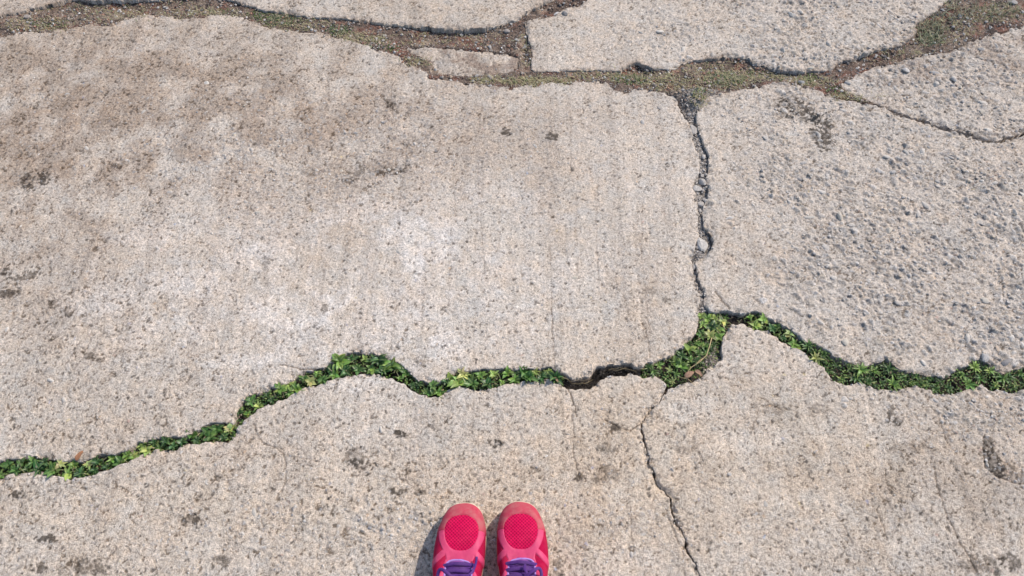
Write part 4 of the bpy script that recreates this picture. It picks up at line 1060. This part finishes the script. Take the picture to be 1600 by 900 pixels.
nrm_o = np.roll(Oc, -1, 0) - np.roll(Oc, 1, 0); nrm_o = np.stack([nrm_o[:, 1], -nrm_o[:, 0]], 1); nrm_o /= np.linalg.norm(nrm_o, axis=1)[:, None]
if (nrm_o * (Oc - np.array([0, -9]))).sum() < 0: nrm_o = -nrm_o
def ring(expand_toe, expand_side, z):
    e = expand_side + (expand_toe - expand_side) * np.clip((3 + Oc[:, 1]) / 3, 0, 1)
    P = Oc + nrm_o * e[:, None]
    return np.concatenate([P, (z + spring(P[:, 1]) * (1.0))[:, None]], 1)

def shoe(sx, origin, rot, label):
    root = bpy.data.objects.new("running_shoe", None); COL.objects.link(root)
    root.location = (origin[0], origin[1], .001); root.rotation_euler = (0, 0, rot); root.empty_display_size = .05
    tag(root, label, "shoe", "pair of running shoes")
    link("upper", grid_mesh("upper", UG, None, M_mesh, sx), root)
    P, m = layer(vamp_sd, .05, .1); link("vamp_panel", grid_mesh("vamp_panel", P, m, M_vamp, sx), root)
    P, m = layer(cap_sd, .11, .10); link("toe_cap", grid_mesh("toe_cap", P, m, M_cap, sx), root)
    P, m = layer(band_sd, .13, .10); link("overlay_band", grid_mesh("overlay_band", P, m, M_band, sx), root)
    # sole
    link("midsole", ring_loft("midsole", [ring(.05,-.1,.45), ring(.26,.06,.6), ring(.38,.08,1.1), ring(.34,.06,1.55), ring(.24,.0,1.78), ring(.0,-.15,1.85)], M_cream, sx), root)
    link("outsole", ring_loft("outsole", [ring(-.3,-.35,.0), ring(.0,-.05,.05), ring(.2,.04,.3), ring(.2,.05,.5), ring(-.1,-.1,.55)], M_out, sx, cap_bot=True), root)
    # tongue
    V, Fc = [], []; ny, nx = 24, 11
    for i in range(ny):
        y = 10.6 + 9.4 * i / (ny - 1); hw = np.interp(y, [10.6, 12, 17, 20], [2.0, 2.4, 2.6, 2.4])
        for j in range(nx):
            x = -hw + 2 * hw * j / (nx - 1); V.append((sx * x * .01, -y * .01, (surf_z(x, y) - .25 - .25 * abs(x / hw) ** 4) * .01))
            if i and j: a = i * nx + j; Fc.append((a, a - 1, a - 1 - nx, a - nx))
    tongue_me = mesh_py("tongue", V, Fc, M_tongue)
    link("tongue", tongue_me, root)
    # insole and lining
    th0 = NT // 3
    PL = UG - UN * .28
    mask = np.zeros((NT, nph), bool); mask[NT // 4:, :] = True
    mask &= (uy > 12.0)
    link("lining", grid_mesh("lining", PL, mask, M_lining, sx), root)
    link("insole", ring_loft("insole", [ring(-.7, -.5, 2.2), ring(-2, -1.8, 2.15)], M_lining, sx, cap_top=True), root)
    # trim round the throat and collar
    tr = [tuple(p * .01 * np.array([sx, 1, 1])) for p in (UG[-1] + UN[-1] * .05)]
    n_ = len(tr); V, Fc = tube_arrays(tr + tr[:2], .0022, 8); link("collar_trim", mesh_py("collar_trim", V, Fc, M_pipe), root)
    # laces
    rr = random.Random(5 if sx > 0 else 9)
    def lace(p, r=.0030, nm="lace"):
        q_ = crom([(a * .01 * sx, -b * .01, c * .01) for a, b, c in p], 6, False)
        V, Fc = tube_arrays([tuple(v) for v in q_], r, 8, None, .42); return link(nm, mesh_py(nm, V, Fc, M_lace), root)
    rows = [11.7, 12.9, 14.1, 15.4, 16.8]
    for i, y in enumerate(rows):
        x1 = 2.75; dy = rr.uniform(-.15, .15)
        lace([(-x1, y + dy, surf_z(x1, y) - .05), (-1.9, y - .05, surf_z(1.9, y) + .22), (-.6, y - .12 - dy, surf_z(.6, y) + .38), (.8, y - .1, surf_z(.8, y) + .36), (1.9, y + .05, surf_z(1.9, y) + .22), (x1, y + .12, surf_z(x1, y) - .05)], .0034)
        if i < 4:
            y2 = rows[i + 1]
            for s in (-1, 1):
                lace([(-s * 2.6, y + .2, surf_z(2.6, y) + .02), (-s * 1.2, (y * .65 + y2 * .35) + .1, surf_z(1.2, y) + .16), (s * 1.2, y * .3 + y2 * .7, surf_z(1.2, y2) + .16), (s * 2.6, y2 - .1, surf_z(2.6, y2) + .02)], .0026)
    yk = 14.7; zk = surf_z(0, yk) + .75
    lace([(-.5, yk, zk), (0, yk - .3, zk + .1), (.5, yk, zk), (0, yk + .35, zk + .05), (-.5, yk, zk)], .0032, "lace_knot")
    lace([(.3, yk, zk), (1.7, yk - 1.2, zk + .5), (3.0, yk - 1.9, zk - .1), (3.4, yk - .8, zk - .75), (2.6, yk + .6, zk - .5), (1.2, yk + .5, zk + .1), (.2, yk + .1, zk)], .0028, "lace_loop")
    lace([(-.3, yk, zk), (-1.6, yk + .4, zk + .5), (-3.0, yk + 1.7, zk), (-3.4, yk + 2.8, zk - .5), (-2.4, yk + 2.7, zk - .2), (-1.0, yk + 1.2, zk + .1), (-.2, yk + .1, zk)], .0028, "lace_loop")
    if sx < 0: lace([(-.2, yk, zk), (-1.4, yk - .6, zk + .3), (-2.5, yk - 1.6, zk - .3), (-3.0, yk - 3.0, zk - 1.0), (-3.15, yk - 4.3, zk - 1.25)], .0021, "lace_end")
    else: lace([(.2, yk, zk), (.9, yk - .9, zk + .2), (.5, yk - 1.8, zk - .2), (.6, yk - 2.6, zk - .4)], .0026, "lace_end")
    lace([(.2, yk, zk), (1.2, yk + 1.6, zk + .3), (2.6, yk + 3.4, zk - .2), (3.6, yk + 5, zk - 1.6)], .0026, "lace_end")
    return root
ox, oy = g(812, 787, .02); shoe(1, (ox + .0035, oy), math.radians(-.6), "right pink running shoe with purple laces, a lace loop over its outer side")
ox, oy = g(726.5, 789, .02); shoe(-1, (ox - .0035, oy), math.radians(-.8), "left pink running shoe with purple laces, a loose lace end pointing forward")
